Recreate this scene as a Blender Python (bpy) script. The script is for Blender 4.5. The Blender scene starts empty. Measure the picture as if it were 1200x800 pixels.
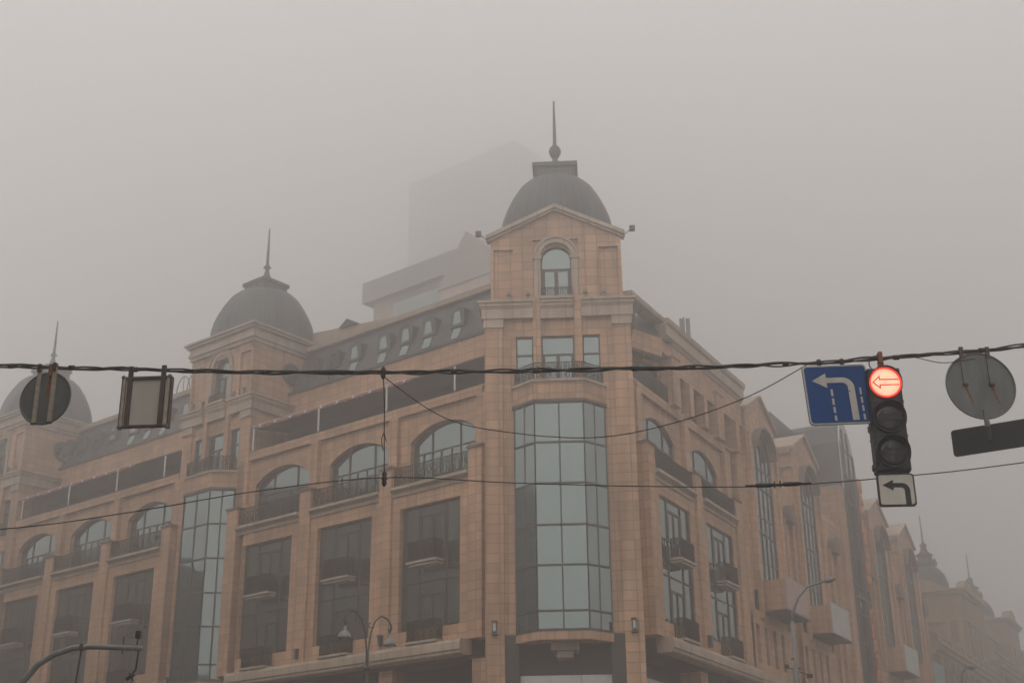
import bpy, bmesh, math, random
from mathutils import Vector, Matrix, Euler
from math import sin, cos, pi, radians, sqrt
random.seed(7)
C = bpy.data.collections.new('place'); bpy.context.scene.collection.children.link(C)
scene = bpy.context.scene

# ------------------------------------------------------------ camera
cam = bpy.data.cameras.new('camera'); cam_o = bpy.data.objects.new('camera', cam); C.objects.link(cam_o)
cam.sensor_width = 36; cam.lens = 1590.6 / 1200 * 36
cam.clip_end = 3000
cam_o.matrix_world = Matrix.Translation((0, 0, 1.6)) @ Matrix.Rotation(radians(90 + 21.82), 4, 'X') @ Matrix.Rotation(radians(-0.61), 4, 'Z')
scene.camera = cam_o
# ------------------------------------------------------------ overcast daylight
SUN_EL, SUN_AZ = radians(48), radians(215)
w = bpy.data.worlds.new('World'); scene.world = w; w.use_nodes = True
nt = w.node_tree; nt.nodes.clear()
sky = nt.nodes.new('ShaderNodeTexSky'); sky.sky_type = 'NISHITA'; sky.sun_disc = False
sky.sun_elevation = SUN_EL; sky.sun_rotation = SUN_AZ; sky.dust_density = 6; sky.air_density = 1.5
bw = nt.nodes.new('ShaderNodeRGBToBW'); nt.links.new(sky.outputs[0], bw.inputs[0])
ov = nt.nodes.new('ShaderNodeMix'); ov.data_type = 'FLOAT'; ov.inputs[0].default_value = .8
ov.inputs[3].default_value = 8.0
nt.links.new(bw.outputs[0], ov.inputs[2])
tint = nt.nodes.new('ShaderNodeVectorMath'); tint.operation = 'SCALE'
tint.inputs[0].default_value = (1.0, .982, .965)
nt.links.new(ov.outputs[0], tint.inputs['Scale'])
bg = nt.nodes.new('ShaderNodeBackground'); bg.inputs[1].default_value = .144
nt.links.new(tint.outputs[0], bg.inputs[0])
wo = nt.nodes.new('ShaderNodeOutputWorld'); nt.links.new(bg.outputs[0], wo.inputs[0])
sun = bpy.data.lights.new('sun', 'SUN'); sun.energy = .8; sun.angle = radians(60); sun.color = (1, .95, .88)
sun_o = bpy.data.objects.new('sun', sun); C.objects.link(sun_o)
sun_o.rotation_euler = Euler((pi / 2 - SUN_EL, 0, -SUN_AZ + pi), 'XYZ')
vs = scene.view_settings; vs.view_transform = 'Standard'; vs.look = 'None'; vs.gamma = 1; vs.exposure = .1
scene.render.engine = 'CYCLES'
scene.cycles.volume_bounces = 2; scene.cycles.max_bounces = 8; scene.cycles.use_denoising = True
scene.cycles.sample_clamp_indirect = 4
HAZE = .0088

# ------------------------------------------------------------ materials
def mat(name, col, rough=.8, metal=0., noise=.12, nscale=1.5, spec=.5, ior=1.45, emit=None, es=0, bump=0, streak=0, tile=None):
    m = bpy.data.materials.new(name); m.use_nodes = True
    n = m.node_tree; b = n.nodes['Principled BSDF']
    b.inputs['Roughness'].default_value = rough; b.inputs['Metallic'].default_value = metal
    b.inputs['IOR'].default_value = ior; b.inputs['Specular IOR Level'].default_value = spec
    b.inputs['Base Color'].default_value = (*col, 1)
    if ior > 2: b.inputs['Specular Tint'].default_value = (.84, 1, .985, 1)
    tc = n.nodes.new('ShaderNodeTexCoord')
    geo = n.nodes.new('ShaderNodeNewGeometry')
    last = None
    def mix(fac, a, bb, mode='MIX'):
        x = n.nodes.new('ShaderNodeMix'); x.data_type = 'RGBA'; x.blend_type = mode
        for sock, v in ((x.inputs[0], fac), (x.inputs[6], a), (x.inputs[7], bb)):
            if hasattr(v, 'is_linked'): n.links.new(v, sock)
            elif isinstance(v, float): sock.default_value = v
            else: sock.default_value = (*v, 1)
        return x.outputs[2]
    cur = None
    if tile:
        tw, th, mort, mcol, var = tile
        br = n.nodes.new('ShaderNodeTexBrick'); br.offset = 0.5 if th < .3 else 0.0
        br.inputs['Scale'].default_value = 1; br.inputs['Brick Width'].default_value = tw
        br.inputs['Row Height'].default_value = th; br.inputs['Mortar Size'].default_value = mort
        br.inputs['Mortar Smooth'].default_value = .3
        br.inputs['Color1'].default_value = (*[c * (1 + var) for c in col], 1)
        br.inputs['Color2'].default_value = (*[c * (1 - var) for c in col], 1)
        br.inputs['Mortar'].default_value = (*mcol, 1)
        n.links.new(tc.outputs['UV'], br.inputs['Vector'])
        cur = br.outputs['Color']
    if noise:
        nz = n.nodes.new('ShaderNodeTexNoise'); nz.inputs['Scale'].default_value = nscale; nz.inputs['Detail'].default_value = 6
        mp = n.nodes.new('ShaderNodeMapping'); mp.inputs['Scale'].default_value = (1, 1, .35 if streak else 1)
        n.links.new(geo.outputs['Position'], mp.inputs[0]); n.links.new(mp.outputs[0], nz.inputs['Vector'])
        rp = n.nodes.new('ShaderNodeValToRGB')
        rp.color_ramp.elements[0].position = .3; rp.color_ramp.elements[1].position = .7
        rp.color_ramp.elements[0].color = (1 - noise, 1 - noise, 1 - noise, 1); rp.color_ramp.elements[1].color = (1 + noise * .5,) * 3 + (1,)
        n.links.new(nz.outputs[0], rp.inputs[0])
        cur = mix(1.0, cur if cur else col, rp.outputs[0], 'MULTIPLY')
    if streak:
        n2 = n.nodes.new('ShaderNodeTexNoise'); n2.inputs['Scale'].default_value = 1; n2.inputs['Detail'].default_value = 4
        mp = n.nodes.new('ShaderNodeMapping'); mp.inputs['Scale'].default_value = (2.5, 2.5, .18)
        n.links.new(geo.outputs['Position'], mp.inputs[0]); n.links.new(mp.outputs[0], n2.inputs['Vector'])
        rp = n.nodes.new('ShaderNodeValToRGB'); rp.color_ramp.elements[0].position = .45; rp.color_ramp.elements[1].position = .75
        rp.color_ramp.elements[0].color = (1, 1, 1, 1); rp.color_ramp.elements[1].color = (1 - streak,) * 3 + (1,)
        n.links.new(n2.outputs[0], rp.inputs[0]); cur = mix(1.0, cur if cur else col, rp.outputs[0], 'MULTIPLY')
    if cur: n.links.new(cur, b.inputs['Base Color'])
    if bump:
        nz = n.nodes.new('ShaderNodeTexNoise'); nz.inputs['Scale'].default_value = bump[0]
        n.links.new(geo.outputs['Position'], nz.inputs['Vector'])
        bp = n.nodes.new('ShaderNodeBump'); bp.inputs['Strength'].default_value = bump[1]; bp.inputs['Distance'].default_value = bump[2]
        n.links.new(nz.outputs[0], bp.inputs['Height']); n.links.new(bp.outputs[0], b.inputs['Normal'])
    if emit:
        b.inputs['Emission Color'].default_value = (*emit, 1); b.inputs['Emission Strength'].default_value = es
    return m
M = dict(
 stone=mat('stone_tile', (.56, .335, .205), .75, tile=(.62, .46, .02, (.25, .16, .11), .15), noise=.2, nscale=.5, streak=.35),
 trim=mat('stone_trim', (.47, .365, .28), .75, tile=(1.3, 5., .03, (.28, .2, .15), .05), noise=.2, nscale=.8, streak=.3),
 granite=mat('dark_granite', (.045, .038, .034), .45, tile=(1.1, .8, .01, (.02, .018, .016), .12), noise=.2, nscale=3),
 slate=mat('slate_roof', (.075, .077, .08), .55, tile=(.35, .22, .015, (.04, .04, .042), .2), noise=.3, nscale=.9, streak=.2),
 dome=mat('dome_metal', (.075, .08, .083), .5, tile=(.55, 50, .05, (.03, .031, .032), .12), noise=.35, nscale=.9, streak=.35),
 beige=mat('plaster', (.42, .33, .26), .85, noise=.12, nscale=.6, streak=.15),
 frame=mat('window_frame', (.06, .052, .046), .5, noise=.1),
 glass=mat('coated_glass', (.02, .032, .035), .04, ior=3.0, noise=0, bump=(.35, .25, .05)),
 glass_left=mat('window_glass', (.05, .052, .046), .05, ior=3.0, noise=.8, nscale=1.1, streak=.6, bump=(.5, .3, .06)),
 iron=mat('wrought_iron', (.012, .011, .01), .7, spec=.15, noise=.1),
 white=mat('white_paint', (.7, .68, .65), .6, noise=.1),
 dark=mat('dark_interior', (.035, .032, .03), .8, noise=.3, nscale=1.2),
 slab=mat('pale_concrete', (.43, .36, .3), .8, noise=.2, nscale=2, streak=.1),
 roof=mat('roof_sheet', (.3, .27, .24), .7, noise=.2),
 asphalt=mat('asphalt', (.05, .05, .052), .9, noise=.3, nscale=2, bump=(60, .4, .01)),
 pave=mat('pavers', (.22, .2, .19), .85, tile=(.4, .4, .012, (.12, .11, .1), .1), noise=.2),
 kerb=mat('kerb_stone', (.32, .31, .3), .85, noise=.2),
 paint=mat('road_paint', (.75, .75, .72), .7, noise=.35, nscale=5),
 galv=mat('galvanised', (.16, .165, .16), .55, metal=.35, noise=.25, nscale=9, streak=.2),
 rail=mat('painted_channel', (.42, .35, .27), .7, noise=.35, nscale=12),
 rust=mat('rust', (.25, .09, .035), .9, noise=.4, nscale=30),
 brown=mat('brown_steel', (.07, .04, .03), .6, noise=.3, nscale=15),
 board=mat('board_back', (.5, .47, .4), .8, noise=.12, nscale=4, streak=.1),
 black=mat('black_housing', (.012, .012, .013), .45, noise=.2, nscale=8),
 cable=mat('cable_rubber', (.02, .016, .014), .6, noise=.2, nscale=20),
 blue=mat('blue_reflective', (.001, .06, .23), .55, spec=.2, noise=.12, nscale=7, streak=.15),
 signwhite=mat('white_reflective', (.56, .52, .46), .45, noise=.15, nscale=9, streak=.12),
 lens=mat('dark_lens', (.03, .03, .034), .25, noise=.25, nscale=60),
 lensmark=mat('dark_lens_mark', (.008, .008, .009), .5, noise=0),
 pole=mat('pole_steel', (.2, .19, .175), .55, metal=.3, noise=.2, nscale=6),
 dpole=mat('dark_pole', (.05, .048, .046), .5, noise=.2, nscale=6),
 shade=mat('lamp_shade', (.2, .195, .19), .4, noise=.2, nscale=12),
 orange=mat('orange_letters', (.75, .27, .1), .5, noise=.15),
 lettering=mat('dark_letters', (.09, .05, .045), .6, noise=.15),
 pink=mat('pink_board', (.46, .33, .29), .7, noise=.12),
 pale=mat('pale_board', (.5, .5, .46), .7, noise=.12),
 teal=mat('teal_board', (.17, .27, .28), .6, noise=.12),
 redcloth=mat('red_valance', (.33, .1, .075), .8, noise=.2, nscale=5),
 concrete=mat('concrete', (.32, .31, .3), .85, tile=(3.0, 3.4, .5, (.2, .2, .2), .1), noise=.2, nscale=.3),
 greyblock=mat('grey_cladding', (.3, .29, .28), .85, noise=.15, nscale=.1),
 oldstone=mat('old_stone', (.33, .21, .12), .85, tile=(.9, .4, .02, (.2, .13, .08), .08), noise=.25, nscale=.6, streak=.2),
 oldtrim=mat('old_trim', (.36, .26, .17), .85, noise=.25, nscale=1, streak=.2),
 red_glow=mat('red_visor_glow', (.3, .01, .005), .5, noise=0, emit=(1, .05, .03), es=.95),  # emission in place of the lamp's red light on its visor
 dtrim=mat('weathered_cap', (.2, .14, .11), .85, noise=.3),
 opposite=mat('opposite_render', (.16, .135, .115), .85, noise=.2, nscale=.4, streak=.2),
)
# lit lamp of dots
def lamp_mat():
    m = bpy.data.materials.new('lit_red_lens'); m.use_nodes = True; n = m.node_tree; b = n.nodes['Principled BSDF']
    tc = n.nodes.new('ShaderNodeTexCoord'); v = n.nodes.new('ShaderNodeTexVoronoi'); v.inputs['Scale'].default_value = 62; v.inputs['Randomness'].default_value = 0.15
    n.links.new(tc.outputs['Object'], v.inputs['Vector'])
    r = n.nodes.new('ShaderNodeValToRGB'); r.color_ramp.elements[0].position = .12; r.color_ramp.elements[0].color = (1, .74, .5, 1)
    r.color_ramp.elements[1].position = .6; r.color_ramp.elements[1].color = (1, .42, .26, 1)
    n.links.new(v.outputs['Distance'], r.inputs[0]); n.links.new(r.outputs[0], b.inputs['Emission Color'])
    b.inputs['Emission Strength'].default_value = 1.25; b.inputs['Base Color'].default_value = (.3, .02, .01, 1)
    return m
M['red_lit'] = lamp_mat()
M['red_mark'] = mat('lit_red_mark', (.3, .01, .005), .5, noise=0, emit=(1, .05, .02), es=.6)

# ------------------------------------------------------------ mesh builder
class Fr:
    """frame on a facade: s along it, o outward, z up"""
    def __init__(f, P, d, n): f.P = Vector((*P, 0)); f.d = Vector((*d, 0)).normalized(); f.n = Vector((*n, 0)).normalized()
    def w(f, s, o, z): return f.P + f.d * s + f.n * o + Vector((0, 0, z))
    def sub(f, s, o): q = f.w(s, o, 0); return Fr(q[:2], f.d[:2], f.n[:2])
ID = Fr((0, 0), (1, 0), (0, -1))       # local frame for free-standing things: s=x, o=-y
class MB:
    def __init__(s): s.v = []; s.f = []; s.sm = []
    def add(s, vs, fs, smooth=False):
        b = len(s.v); s.v += [tuple(v) for v in vs]; s.f += [tuple(i + b for i in f) for f in fs]; s.sm += [smooth] * len(fs); return s
    def box(s, fr, s0, s1, o0, o1, z0, z1):
        p = [fr.w(a, b, c) for c in (z0, z1) for b in (o0, o1) for a in (s0, s1)]
        return s.add(p, [(0, 1, 3, 2), (4, 6, 7, 5), (0, 4, 5, 1), (2, 3, 7, 6), (0, 2, 6, 4), (1, 5, 7, 3)])
    def prism(s, fr, pts, o0, o1):
        """polygon in (s,z) extruded over o"""
        n = len(pts); p = [fr.w(a, o0, z) for a, z in pts] + [fr.w(a, o1, z) for a, z in pts]
        return s.add(p, [tuple(range(n)), tuple(range(n, 2 * n))] + [(i, (i + 1) % n, n + (i + 1) % n, n + i) for i in range(n)])
    def plan(s, fr, pts, z0, z1):
        """polygon in (s,o) extruded over z"""
        n = len(pts); p = [fr.w(a, b, z0) for a, b in pts] + [fr.w(a, b, z1) for a, b in pts]
        return s.add(p, [tuple(range(n)), tuple(range(n, 2 * n))] + [(i, (i + 1) % n, n + (i + 1) % n, n + i) for i in range(n)])
    def prof(s, fr, pts, s0, s1):
        """profile in (o,z) swept along s"""
        n = len(pts); p = [fr.w(s0, b, z) for b, z in pts] + [fr.w(s1, b, z) for b, z in pts]
        return s.add(p, [tuple(range(n)), tuple(range(n, 2 * n))] + [(i, (i + 1) % n, n + (i + 1) % n, n + i) for i in range(n)])
    def tube(s, pts, r, n=6, closed=False):
        pts = [Vector(p) for p in pts]; k = len(pts); vs = []
        rr = r if isinstance(r, (list, tuple)) else [r] * k
        up0 = None
        for i, p in enumerate(pts):
            a = pts[(i - 1) % k] if (i or closed) else p; b = pts[(i + 1) % k] if (i < k - 1 or closed) else p
            t = (b - a).normalized()
            up = Vector((0, 0, 1)) if abs(t.z) < .9 else Vector((0, 1, 0))
            if up0 is not None and (up0 - t * up0.dot(t)).length > .2: up = up0
            x = t.cross(up).normalized(); y = x.cross(t).normalized(); up0 = y
            vs += [p + (x * cos(2 * pi * j / n) + y * sin(2 * pi * j / n)) * rr[i] for j in range(n)]
        fs = [(i * n + j, i * n + (j + 1) % n, ((i + 1) % k) * n + (j + 1) % n, ((i + 1) % k) * n + j) for i in range(k if closed else k - 1) for j in range(n)]
        if not closed: fs += [tuple(range(n)), tuple(range((k - 1) * n, k * n))]
        return s.add(vs, fs, n > 5)
    def lathe(s, c, prof, n=32, axis='z'):
        vs = []; c = Vector(c)
        for r, h in prof:
            for j in range(n):
                a = 2 * pi * j / n
                vs.append(c + (Vector((r * cos(a), r * sin(a), h)) if axis == 'z' else Vector((r * cos(a), h, r * sin(a)))))
        k = len(prof)
        return s.add(vs, [(i * n + j, i * n + (j + 1) % n, (i + 1) * n + (j + 1) % n, (i + 1) * n + j) for i in range(k - 1) for j in range(n)] +
                     [tuple(range(n)), tuple(range((k - 1) * n, k * n))], True)
    def build(s, name, m, parent=None, bevel=0):
        me = bpy.data.meshes.new(name); me.from_pydata(s.v, [], s.f)
        me.materials.append(m if not isinstance(m, str) else M[m])
        for p, sm in zip(me.polygons, s.sm): p.use_smooth = sm and len(p.vertices) < 5
        bm = bmesh.new(); bm.from_mesh(me); bmesh.ops.recalc_face_normals(bm, faces=bm.faces)
        uv = bm.loops.layers.uv.new('UVMap')
        for f in bm.faces:
            nn = f.normal
            if abs(nn.z) < .8:
                t = Vector((-nn.y, nn.x, 0)).normalized()
                k = 1 / max(.3, sqrt(1 - nn.z ** 2))
                for l in f.loops: l[uv].uv = (l.vert.co.dot(t) + 100, l.vert.co.z * k + 50)
            else:
                for l in f.loops: l[uv].uv = (l.vert.co.x + 100, l.vert.co.y + 100)
        bm.to_mesh(me); bm.free()
        o = bpy.data.objects.new(name, me); C.objects.link(o)
        if parent: o.parent = parent
        if bevel:
            b = o.modifiers.new('bevel', 'BEVEL'); b.width = bevel; b.segments = 2; b.limit_method = 'ANGLE'
        return o
def tag(o, label=None, cat=None, group=None, kind=None):
    if label: o['label'] = label
    if cat: o['category'] = cat
    if group: o['group'] = group
    if kind: o['kind'] = kind
    return o
def thing(name, label, cat, group=None, loc=(0, 0, 0), rz=0):
    o = bpy.data.objects.new(name, None); C.objects.link(o); o.location = loc; o.rotation_euler = (0, 0, rz)
    o.empty_display_size = .3
    return tag(o, label, cat, group)

def arc_z(op, s):
    """height of a segmental / round arch opening at s"""
    s0, s1, z0, zs, zt = op; c = (s0 + s1) / 2; a = (s1 - s0) / 2; h = zt - zs
    if h <= 0: return zt
    R = (a * a + h * h) / (2 * h); return zt - R + sqrt(max(0, R * R - (s - c) ** 2))
def outline(op, n=14):
    s0, s1, z0, zs, zt = op
    top = [(s0 + (s1 - s0) * i / n, arc_z(op, s0 + (s1 - s0) * i / n)) for i in range(n + 1)] if zt > zs else [(s0, zt), (s1, zt)]
    return [(s0, z0)] + top + [(s1, z0)]
def wall(mb, fr, s0, s1, z0, z1, o, ops, depth=.35):
    """sheet wall with real openings and reveals; ops = (s0,s1,z0,zspring,ztop)"""
    S = sorted({s0, s1, *[x for p in ops for x in p[:2]]}); Z = sorted({z0, z1, *[p[2] for p in ops], *[p[4] for p in ops]})
    for a, b in zip(S, S[1:]):
        for c, d in zip(Z, Z[1:]):
            m = ((a + b) / 2, (c + d) / 2)
            if any(p[0] < m[0] < p[1] and p[2] < m[1] < p[4] for p in ops): continue
            mb.add([fr.w(a, o, c), fr.w(b, o, c), fr.w(b, o, d), fr.w(a, o, d)], [(0, 1, 2, 3)])
    for p in ops:
        ol = outline(p)
        if p[4] > p[3]:
            for (a, za), (b, zb) in zip(ol[1:-1], ol[2:-1]):
                mb.add([fr.w(a, o, za), fr.w(b, o, zb), fr.w(b, o, p[4]), fr.w(a, o, p[4])], [(0, 1, 2, 3)])
        n = len(ol)
        for i in range(n):
            (a, za), (b, zb) = ol[i], ol[(i + 1) % n]
            mb.add([fr.w(a, o, za), fr.w(b, o, zb), fr.w(b, o - depth, zb), fr.w(a, o - depth, za)], [(0, 1, 2, 3)])
def window(fr, parent, op, o, vs=(), hs=(), extra=(), t=.06, gl='glass', ed=.07, name='window'):
    """frame bars (one mesh) with the panes as its child; vs/hs positions of mullions; extra = (s0,s1,z0,z1) bars"""
    s0, s1, z0, zs, zt = op; mb = MB()
    ol = outline(op); c = ((s0 + s1) / 2, (z0 + zt) / 2)
    inn = [(a + (ed if a < c[0] - .01 else -ed if a > c[0] + .01 else 0) * (1 if i in (0, 1, len(ol) - 2, len(ol) - 1) else .3), z + (ed if z < c[1] else -ed)) for i, (a, z) in enumerate(ol)]
    n = len(ol)
    for i in range(n):
        j = (i + 1) % n
        mb.prism(fr, [ol[i], ol[j], inn[j], inn[i]], o - .04, o + .05)
    for x in vs: mb.box(fr, x - t / 2, x + t / 2, o - .03, o + .042, z0 + ed * .5, arc_z(op, x) - ed * .5)
    for z in hs:
        a, b = s0, s1
        if z > zs:
            xs = [s0 + (s1 - s0) * i / 60 for i in range(61) if arc_z(op, s0 + (s1 - s0) * i / 60) > z]
            a, b = xs[0], xs[-1]
        mb.box(fr, a + ed * .4, b - ed * .4, o - .032, o + .038, z - t / 2, z + t / 2)
    for a, b, c0, d0 in extra: mb.box(fr, a, b, o - .028, o + .046, c0, d0)
    wo_ = mb.build(name, 'frame', parent)
    g = MB(); g.prism(fr, ol, o - .035, o - .012); g.build('pane', gl, wo_)
    return wo_
def railing(fr, pts, z0, h, parent, name='railing', step=.13, curl=True, bar=.022):
    """wrought-iron railing along plan points (s,o)"""
    mb = MB(); P = [(Vector((a, b, 0))) for a, b in pts]
    for p, q in zip(P, P[1:]):
        for z, t in ((z0 + .04, .02), (z0 + h, .03), (z0 + h * .82, .016)):
            mb.tube([fr.w(p.x, p.y, z), fr.w(q.x, q.y, z)], t, 4)
        L = (q - p).length; n = max(1, int(L / step))
        for i in range(n + 1):
            m = p.lerp(q, i / n); mb.tube([fr.w(m.x, m.y, z0), fr.w(m.x, m.y, z0 + h)], .034 if i in (0, n) else bar, 4)
        if curl:
            k = max(1, int(L / .42)); dd = (q - p).normalized()
            for i in range(k):
                m = p.lerp(q, (i + .5) / k)
                for zc, r in ((z0 + h * .58, .15), (z0 + h * .27, .1)):
                    mb.tube([fr.w(m.x + dd.x * r * cos(a), m.y + dd.y * r * cos(a), zc + r * sin(a)) for a in [2 * pi * j / 10 for j in range(10)]], bar * 1.25, 4, True)
    return mb.build(name, 'iron', parent)

# ------------------------------------------------------------ facade frames
dL = (-0.77648651, 0.63013387); nL = (-0.63013387, -0.77648651)
dR = (0.47516356, 0.87989749); nR = (0.87989749, -0.47516356)
dF = (-0.99803767, 0.06261633); nF = (-0.06261633, -0.99803767)
FL = Fr((-2.58980535, 63.78039906), dL, nL)
FR = Fr((7.04889024, 63.88045478), dR, nR)
FF = Fr((4.39, 61.213), dF, nF)
FT = FL.sub(16.45, -.35)
FT3 = FL.sub(16.45 + 23.9, -.35)

# ------------------------------------------------------------ ground
g = MB(); g.add([(-900, -300, 0), (900, -300, 0), (900, 1400, 0), (-900, 1400, 0)], [(0, 1, 2, 3)])
tag(g.build('road', 'asphalt'), kind='structure')
g = MB()   # pavement wrapping the corner block, 0.14 kerb step
A = [FL.w(60, 5, 0), FL.w(-1, 5, 0), FF.w(5, 5.5, 0), FF.w(-1, 5.5, 0), FR.w(-1, 5, 0), FR.w(130, 5, 0), FR.w(130, -60, 0), FL.w(60, -60, 0)]
n = len(A)
g.add([(p.x, p.y, .004) for p in A] + [(p.x, p.y, .14) for p in A], [tuple(range(n, 2 * n))] + [(i, (i + 1) % n, n + (i + 1) % n, n + i) for i in range(n)])
tag(g.build('pavement', 'pave'), kind='structure')
g = MB()
for i in range(5):
    p, q = A[i], A[i + 1]; d = (q - p).normalized(); nn = Vector((d.y, -d.x, 0))
    if nn.y > 0: nn = -nn
    if i == 4: nn = Vector((*nR, 0))
    g.add([p, q, q + nn * .16, p + nn * .16] + [v + Vector((0, 0, .146)) for v in (p, q, q + nn * .16, p + nn * .16)], [(0, 1, 2, 3), (4, 5, 6, 7), (0, 1, 5, 4), (2, 3, 7, 6), (1, 2, 6, 5), (0, 3, 7, 4)])
tag(g.build('kerb', 'kerb'), kind='structure')
g = MB()
for i in range(14):      # zebra crossing in front of the corner, and a stop line
    x = -6 + i * .95; g.add([(x, 44, .004), (x + .45, 44, .004), (x + .45, 48, .004), (x, 48, .004)], [(0, 1, 2, 3)])
g.add([(-14, 20, .004), (14, 20, .004), (14, 20.4, .004), (-14, 20.4, .004)], [(0, 1, 2, 3)])
for i in range(8):
    g.add([(-.07, 2 + i * 2.2, .004), (.07, 2 + i * 2.2, .004), (.07, 3.2 + i * 2.2, .004), (-.07, 3.2 + i * 2.2, .004)], [(0, 1, 2, 3)])
tag(g.build('road_markings', 'paint'), kind='structure')

# ------------------------------------------------------------ corner store
ST = thing('department_store', 'salmon stone store with domed corner tower, glazed bay and arched windows at the crossing', 'building')
Z_BASE, Z_BAND0, Z_BAND1, Z_SILL, Z_GAL, Z_TOP = 0, 11.45, 12.2, 20.25, 24.72, 26.2
def balconette(fr, s0, s1, z, h, parent, drop):
    b = MB(); b.box(fr, s0 - .12, s1 + .12, .0, .6, z - .11, z); b.box(fr, s0 - .05, s1 + .05, 0, .5, z - .24, z - .14)
    bo = b.build('balcony', 'slab', parent)
    railing(fr, [(s0, .04), (s0, .52), (s1, .52), (s1, .04)], z, h, bo, step=.095, bar=.024)
def bay(fr, s, parent, sgn, gl, glu):
    rc = .3 if sgn > 0 else .12
    """one six-metre facade bay, s = right jamb of its tall window"""
    # tall window
    op = (s, s + 4.0, 13.0, 19.15, 19.15)
    a, b = s + 1.08, s + 2.9
    ext = [(a, b, 18.55, 18.65), ((a + b) / 2 - .04, (a + b) / 2 + .04, 17.1, 18.6), (a, b, 14.6, 14.7), ((a + b) / 2 - .04, (a + b) / 2 + .04, 13.05, 14.65),
           (a + .09, a + .16, 17.1, 18.6), (b - .16, b - .09, 17.1, 18.6), (a + .09, a + .16, 13.05, 14.6), (b - .16, b - .09, 13.05, 14.6)]
    window(fr, parent, op, -rc, (a, b), (17.1, 15.32), ext, gl=gl)
    balconette(fr, s + 1.12, s + 2.86, 16.2, .95, parent, 0)
    balconette(fr, s + 1.1, s + 2.88, 12.35, .95, parent, 0)
    # arched window of the upper floor
    ua, ub = s - .45, s + 3.95
    opu = (ua, ub, 20.3, 22.72, 23.5)
    c = (ua + ub) / 2
    window(fr, parent, opu, -.65 - rc, (ua + 1.25, ub - 1.25), (22.1,), [(x - .025, x + .025, 20.35, 22.1) for x in (ua + .65, c - .35, c + .35, ub - .65)], gl=glu, t=.07)
    railing(fr, [(s - .75, .1), (s + 4.3, .1)], 20.28, .98, parent, step=.13)
    return op, opu
def pier(fr, s, lo=True):
    """pier between bays: lower projecting part with a cap, thin upper strip"""
    p = MB(); p.box(fr, s - .42, s + .42, -.7, .14, Z_BAND1, 21.35); p.box(fr, s - .3, s + .3, -.7, -.35, 21.35, 24.26); po = p.build('pier', 'stone', ST)
    p = MB(); p.box(fr, s - .5, s + .5, -.5, .22, 21.352, 21.47); p.build('pier_cap', 'dtrim', po)
def sill(fr, a, b):
    p = MB(); p.prof(fr, [(-.36, 19.8), (.08, 19.8), (.1, 19.9), (.04, 19.93), (.04, 20.03), (.3, 20.12), (.3, 20.26), (-.36, 20.26)], a, b); p.build('balcony_ledge', 'trim', ST)

def garland(fr, a, b, z, parent):
    mb = MB(); rc = MB(); n = int((b - a) / .42)
    random.seed(int(a * 10) + 3)
    mb.box(fr, a, b, -.38, -.35, z + .02, z + .05)
    for i in range(n):
        s = a + i * .42
        rc.prism(fr, [(s, z), (s + .43, z), (s + .36, z - .12 - .1 * random.random()), (s + .05, z - .12)], -.40, -.375)
        if i % 3 == 1: mb.box(fr, s, s + .16, -.36, -.33, z - .12, z + .02)
    rc.box(fr, a, b, -.41, -.402, z - .05, z)
    rc.build('valance', 'redcloth', parent); mb.build('light_string', 'white', parent)

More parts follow.
